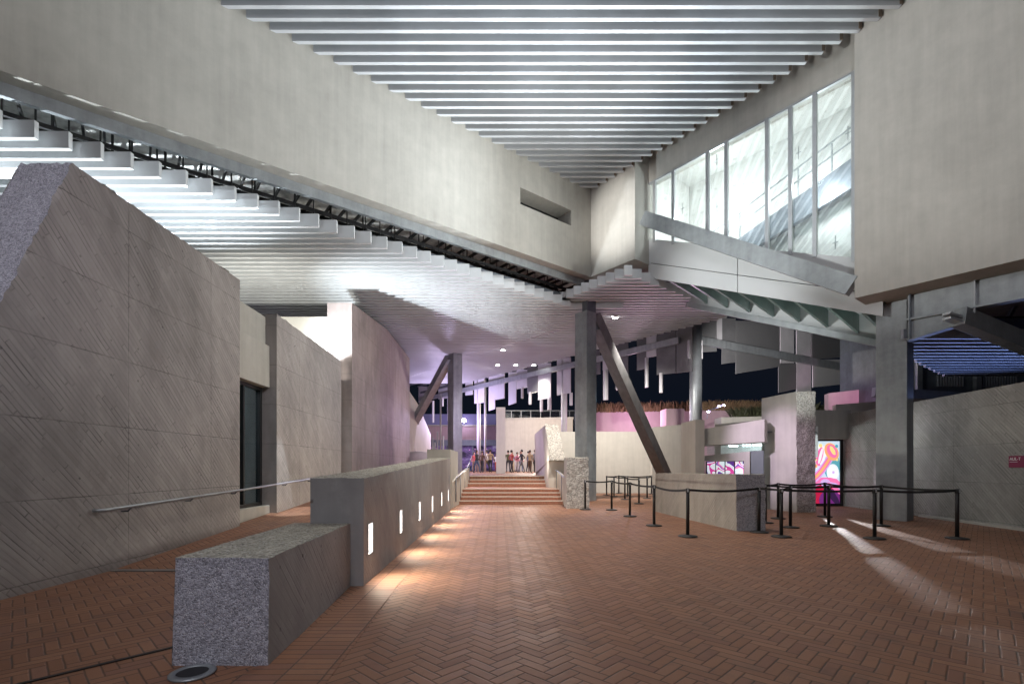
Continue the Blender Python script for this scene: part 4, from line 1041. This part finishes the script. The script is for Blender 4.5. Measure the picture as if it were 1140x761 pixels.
# ================================================================== people on the plaza
SK = plain('skin', (.45, .26, .19), .6, var=.05)
HAIRM = [plain('dark_hair', (.015, .012, .010), .6), plain('brown_hair', (.06, .035, .02), .6)]
CLO = {n: plain(n+'_cloth', c, .85, var=.1, scale=20) for n, c in dict(red=(.38, .08, .07), dark=(.03, .03, .035), pink=(.62, .22, .33), white=(.62, .60, .58), olive=(.10, .10, .06), blue=(.08, .12, .22), grey=(.16, .16, .17), tan=(.34, .24, .16), brown=(.11, .06, .04)).items()}
def person(x, y, face, h, topc, botc, hair, label, stride=.14, armf=.1, bag=None):
    s = h/1.72
    J = {}; V = []; E = []; R = []
    def j(n, p, r, par=None):
        J[n] = len(V); V.append(Vector(p)*s); R.append(r*s)
        if par: E.append((J[par], J[n]))
    j('pelvis', (0, 0, .95), .135)
    j('waist', (0, .0, 1.08), .125, 'pelvis'); j('chest', (0, -.01, 1.28), .145, 'waist'); j('neckb', (0, .0, 1.44), .075, 'chest'); j('neck', (0, -.01, 1.50), .052, 'neckb')
    j('jaw', (0, -.03, 1.56), .068, 'neck'); j('head', (0, -.01, 1.64), .088, 'jaw'); j('crown', (0, .0, 1.70), .055, 'head')
    j('nose', (0, -.105, 1.615), .012, 'head')
    for sg_, st_ in ((1, stride), (-1, -stride)):
        a = 'r' if sg_ > 0 else 'l'
        j(a+'hip', (.095*sg_, 0, .88), .098, 'pelvis'); j(a+'knee', (.10*sg_, -st_*.6-.02, .50), .062, a+'hip'); j(a+'ank', (.10*sg_, -st_+.02, .09), .042, a+'knee'); j(a+'toe', (.115*sg_, -st_-.13, .035), .035, a+'ank')
        j(a+'sh', (.19*sg_, 0, 1.40), .056, 'chest'); j(a+'el', (.25*sg_, st_*armf*2+.03, 1.13), .042, a+'sh'); j(a+'wr', (.25*sg_, st_*armf*2-.10-abs(armf)*.5, .90+abs(armf)*.4), .030, a+'el'); j(a+'hand', (.245*sg_, st_*armf*2-.14-abs(armf)*.6, .82+abs(armf)*.5), .036, a+'wr')
    me = bpy.data.meshes.new('body'); me.from_pydata([tuple(v) for v in V], E, [])
    tmp = bpy.data.objects.new('tmp_body', me); COL.objects.link(tmp)
    sk = tmp.modifiers.new('skin', 'SKIN'); sk.use_smooth_shade = True
    for k, d in enumerate(me.skin_vertices[0].data):
        d.radius = (R[k], R[k]*.86); d.use_root = (k == 0)
    ss = tmp.modifiers.new('sub', 'SUBSURF'); ss.levels = 2; ss.render_levels = 2
    dg = bpy.context.evaluated_depsgraph_get(); m2 = bpy.data.meshes.new_from_object(tmp.evaluated_get(dg)); bpy.data.objects.remove(tmp)
    m2.name = 'person'
    m2.materials.clear()
    for m in (SK, CLO[topc], CLO[botc], M['black']): m2.materials.append(m)
    for p in m2.polygons:
        c = p.center/s
        p.use_smooth = True
        hand = abs(c.x) > .2 and c.z < .98
        p.material_index = 3 if c.z < .10 else 2 if (c.z < .96 and not (abs(c.x) > .205 and c.z > .7)) else 0 if (c.z > 1.47 or hand) else 1
    o = bpy.data.objects.new('person', m2); COL.objects.link(o)
    o.location = (x, y, PZ); o.rotation_euler = (0, 0, face)
    tag(o, label, 'person', 'people gathered on the plaza')
    hb = MB().lathe([(.03, .115), (.07, .098), (.096, .055), (.100, .0), (.092, -.05), (.05, -.07)], (0, .018*s, 0), 16)
    hb.v = [Vector((v.x*s*.98, v.y*s*1.02, v.z*s+1.665*s)) for v in hb.v]
    hb.v = [v if v.y > -.045*s or v.z > 1.70*s else Vector((v.x, -.045*s, v.z)) for v in hb.v]
    ho = hb.build('hair', HAIRM[hair], None, True); ho.parent = o
    return o
person(-2.05, 41, .3, 1.66, 'red', 'tan', 0, 'person in a red top at the left of the group')
person(-1.25, 37, 2.6, 1.62, 'brown', 'dark', 1, 'person in brown with back turned, left of the slim pillar')
person(-.62, 36, 2.9, 1.70, 'tan', 'dark', 0, 'person in a tan top just left of the slim pillar')
person(-1.7, 44, -.4, 1.74, 'olive', 'grey', 0, 'person in an olive top standing far back on the left')
person(.75, 38, 3.3, 1.68, 'olive', 'dark', 0, 'person in dark olive just right of the slim pillar')
person(1.55, 40, .6, 1.60, 'pink', 'white', 0, 'person in a pink top and pale trousers at the centre')
person(1.98, 43, .2, 1.78, 'white', 'blue', 0, 'taller person in a white top behind the pink one')
person(2.38, 38.5, 1.2, 1.64, 'blue', 'dark', 0, 'person in a blue top right of centre turned sideways')
person(2.75, 36.5, 2.7, 1.68, 'grey', 'dark', 1, 'person in grey at the right of the group')
person(-.2, 45, .0, 1.63, 'white', 'red', 1, 'person in white far behind the slim pillar')

for args in ((-1.55, 34.5, 1.0, 1.58, 'dark', 'blue', 1, 'person in a dark top striding left near the pale posts', .24, .3),
             (-.95, 39.5, 4.4, 1.75, 'white', 'olive', 0, 'person in a white top walking right behind the brown one', .26, .25),
             (.95, 35.2, 2.2, 1.60, 'red', 'dark', 0, 'person in red close to the right side of the slim pillar', .18, .2),
             (1.25, 44.5, .1, 1.70, 'blue', 'tan', 1, 'person in a blue top facing the steps, far centre', .1, .1),
             (1.72, 36.2, 5.0, 1.66, 'dark', 'grey', 0, 'person in black walking right at the centre', .28, .3),
             (2.2, 34.0, 2.9, 1.56, 'tan', 'brown', 1, 'shorter person in tan with back turned, right of centre', .12, .1),
             (2.1, 46, .3, 1.72, 'pink', 'dark', 0, 'person in a pink top far back on the right', .2, .15),
             (-2.35, 46, 1.4, 1.69, 'grey', 'blue', 0, 'person in a grey top far back at the left edge', .25, .2)):
    person(*args)

# ================================================================== camera, sky, lights
cam = bpy.data.cameras.new('camera'); co = bpy.data.objects.new('camera', cam); COL.objects.link(co); scene.camera = co
co.location = (0, 0, EYE); co.rotation_euler = (radians(90), 0, 0)
cam.sensor_width = 36; cam.lens = 540/1140*36; cam.shift_x = 15/1140; cam.shift_y = 139.5/1140; cam.clip_end = 600; cam.clip_start = .05

w = bpy.data.worlds.new('World'); scene.world = w; w.use_nodes = True
nt = w.node_tree; bg = nt.nodes['Background']
sky = nt.nodes.new('ShaderNodeTexSky'); sky.sky_type = 'NISHITA'; sky.sun_disc = False; sky.sun_elevation = radians(-4); sky.sun_rotation = radians(200)
mx = nt.nodes.new('ShaderNodeMix'); mx.data_type = 'RGBA'; mx.blend_type = 'ADD'; mx.inputs[0].default_value = 1
mx.inputs[7].default_value = (.030, .045, .085, 1)
nt.links.new(sky.outputs[0], mx.inputs[6]); nt.links.new(mx.outputs[2], bg.inputs[0]); bg.inputs[1].default_value = .10

WARM, COOL, NEU = (1, .84, .66), (.86, .94, 1), (1, .96, .9)
# flood lamps standing in the yard behind the left walls
lamp('yard_flood', 'SPOT', (-7.7, 14.6, 4.6), 3700, COOL, (4, 24.5, 7.2), .10, 104, 1)
lamp('yard_flood_near', 'SPOT', (-8.6, 15.2, 5.2), 2600, COOL, (-9, 8, 9.0), .07, 130, .8)
lamp('yard_flood_wall', 'SPOT', (-8.5, 14.5, 4.6), 700, (1, .97, .88), (-8, 18.6, 6.2), .2, 130, .6)
lamp('yard_flood_side', 'SPOT', (-13.0, 10.7, 6.7), 1500, COOL, (-8.6, 10.7, 9.25), .04, 60, .5)
# unseen lamps added to brighten the upper roof from below
lamp('corner_uplight', 'SPOT', G(13.0, 10.4, 6.0), 3800, COOL, (-2.5, 12.3, 12.8), .2, 72, .9)
lamp('roof_upfill_b', 'SPOT', G(13.9, 10.5, 6.5), 2600, COOL, (2.5, 11, 12.8), .2, 100, .8)
lamp('roof_upfill_left', 'SPOT', (-5.7, 8.2, 5.45), 300, COOL, (-3, 11.5, 12.8), .2, 120, .9)
# beams of the rear downlights, then added fill and wash lamps
for X, D in DL: lamp('downlight_beam', 'SPOT', (X, D, 8.2), 380, (1, .93, .86), (X, D, 0), .12, 110, .6)
for (x, y, p) in ((-0.5, 12.5, 1450), (3.0, 14.2, 1900), (1.0, 9, 150)):
    lamp('floor_fill', 'SPOT', (x, y, 12.6), p, (1, .90, .80), (x, y, 0), .35, 84, 1)  # unseen lamps added to brighten the brick floor
lamp('mass_wash', 'SPOT', (-5.7, 8.4, 5.45), 4400, (.985, 1, .98), (10.8, 11, 10.3), .2, 40, .9)  # added unseen spot brightening the concrete volume
lamp('floor_fill', 'SPOT', (2.6, 14.6, 12.6), 5600, (1, .91, .81), (1.2, 19.0, 0), .35, 52, 1)  # another added lamp, for the floor before the steps
lamp('box_wash', 'SPOT', (-5.7, 8.6, 5.45), 11000, (1, .98, .94), G(15.2, 12.3, 11.1), .1, 14, 1)  # added unseen spot for the bright face of the box
lamp('beam_wash', 'SPOT', G(14.9, 3.8, 6.3), 4200, (.985, 1, .97), (-3.5, 14.5, 10.6), .25, 84, 1)  # added unseen flood for the face of the huge beam
lamp('wall_wash', 'SPOT', G(14.9, 3.2, 6.2), 1300, (1, .95, .88), (-5.4, 9.2, 2.0), .25, 30, 1)  # added unseen spot on the nearest left walls
lamp('right_wall_wash', 'SPOT', (11.2, 16.6, 2.7), 150, (.92, .97, 1), (12.1, 12.2, 1.9), .06, 80, .9)  # added unseen spot for the pale patch on the right wall
lamp('entrance_fill', 'AREA', (0, -4, 8), 400, (.95, .93, 1), (2, 12, 10), 3, sx=4, sy=3)  # unseen area fill added behind the camera
lamp('bridge_wash', 'SPOT', (-5.7, 9.0, 5.45), 5000, (.96, 1, .99), G(16.07, 8.2, 7.9), .1, 24, 1)  # added unseen spot brightening the side panels of the bridge
lamp('fin_wash', 'SPOT', (9.3, 13.6, 2.6), 170, (.9, 1, .97), (10.2, 17, 7), .2, 90, .9)  # added unseen spot lifting the fins from below
lamp('block_fill', 'SPOT', (-1.6, -4.5, 6.0), 520, (.82, .84, 1), (-2.05, 3.5, .45), .2, 13, 1)  # added unseen spot on the rough end of the low block
lamp('wall_end_fill', 'SPOT', (-1.5, -5, 6.5), 1500, (.88, .86, 1), (-5.9, 5, 4.2), .3, 26, 1)  # added unseen spot on the hammered end of the nearest left wall
lamp('room_lamp', 'POINT', G(17.4, 9.5, 11.2), 200, (1, 1, 1), None, .25)
lamp('room_lamp', 'POINT', G(17.4, 6.2, 10.6), 190, (1, 1, 1), None, .25)
# wall niches
for y in LY+[17.38]: lamp('niche_beam', 'SPOT', (-1.60, y, .56), 115, (1, .91, .76), (-.65, y, 0), .05, 140, 1)
lamp('stair_lamp', 'POINT', (-1.25, 20.6, 1.5), 22, (1, .9, .75), None, .3)
lamp('stair_lamp', 'POINT', (1.7, 20.6, 1.6), 26, (1, .92, .8), None, .3)
# ramp lamps on the back of the low wall
for y, p in ((11.0, 25), (12.8, 45), (14.6, 55), (16.6, 55)): lamp('ramp_lamp', 'SPOT', (-2.40, y, 1.0), p, WARM, (-5.3, y+.3, .8), .08, 140, .8)
lamp('recess_lamp', 'SPOT', (-4.7, 11.6, 5.0), 900, COOL, (-5.0, 12.0, .35), .03, 19, .25)
lamp('shop_lamp', 'POINT', (-7.6, 11.5, 3.0), 60, (.75, .92, 1), None, .15)
# plaza
lamp('plaza_lamp', 'POINT', (-4.5, 38, 5.0), 1400, (.72, .60, 1), None, .3)
lamp('plaza_lamp', 'POINT', (3.0, 41, 6.0), 1900, (1, .88, .78), None, .3)
lamp('plaza_lamp', 'POINT', (-1.4, 26.5, 4.2), 260, (.86, .70, 1), None, .3)
lamp('rose_lamp', 'POINT', (9.0, 31.2, 4.6), 230, (1, .66, .9), None, .3)
lamp('court_lamp', 'SPOT', (5.6, 21.5, 7.9), 3200, (1, .95, .88), (6.2, 26.6, 1), .2, 100, .7)
lamp('rose_lamp_right', 'SPOT', (17.5, 20.8, 4.4), 260, (1, .5, .8), (18.3, 24.7, 4.9), .2, 46)
lamp('booth_wash', 'SPOT', (3.6, 13.2, 5.6), 1900, (.95, .76, 1), (9.35, 16.2, 1.9), .1, 26, .9)
lamp('slab_wash', 'SPOT', (.6, 17.0, 7.6), 1500, (1, .95, .9), (2.3, 20.6, 2.5), .1, 16, .6)  # unseen spot added to brighten the pitted end of the slab
lamp('slab_violet', 'SPOT', (-1.0, 21.5, 2.6), 110, (.75, .55, 1), (2.1, 23.5, 2.2), .08, 60, .8)  # unseen spot added to turn the slab's left face violet
lamp('rose_soffit', 'SPOT', (8.2, 22.0, 4.6), 130, (1, .5, .85), (7, 19.5, 8.5), .2, 110, .8)  # unseen spot added to tint fascia and soffit rose
lamp('booth_lamp', 'POINT', bp(.8, 2.3, 1.4), 70, (.85, .97, 1), None, .1)
lamp('screen_wash', 'SPOT', (8.6, 19.0, 6.0), 3000, (1, .97, .95), (16, 29, 6.8), .2, 56, .8)  # unseen spot added to brighten the hanging panels
for sl_, p, sx_ in ((.535, 1700, .10), (.367, 2100, .13)):
    l_ = lamp('slit_beam', 'SPOT', (11.15, 17.4, 2.35), p, (.95, .97, 1), (11.15-sl_*8.6, 17.4-8.6, 0), .03, 32, .8); l_.scale = (sx_, 1, 1)
lamp('blue_lamp', 'AREA', (16.5, 16.8, 3.7), 42, (.32, .45, 1), (16.0, 14.5, 6), 1, sx=4, sy=.6)
lamp('blue_lamp', 'SPOT', (6.3, 24.0, 5.0), 300, (.4, .7, 1), G(15.6, 13.9, 4), .1, 60, .6)

vs = scene.view_settings; vs.view_transform = 'Standard'; vs.look = 'None'; vs.exposure = .42; vs.gamma = 1; vs.use_curve_mapping = False
scene.cycles.use_denoising = True
try: scene.cycles.denoiser = 'OPENIMAGEDENOISE'
except Exception: pass
scene.cycles.max_bounces = 6; scene.cycles.diffuse_bounces = 3; scene.cycles.glossy_bounces = 3; scene.cycles.transparent_max_bounces = 12
scene.cycles.sample_clamp_indirect = 6; scene.cycles.use_light_tree = True; scene.cycles.caustics_reflective = False; scene.cycles.caustics_refractive = False
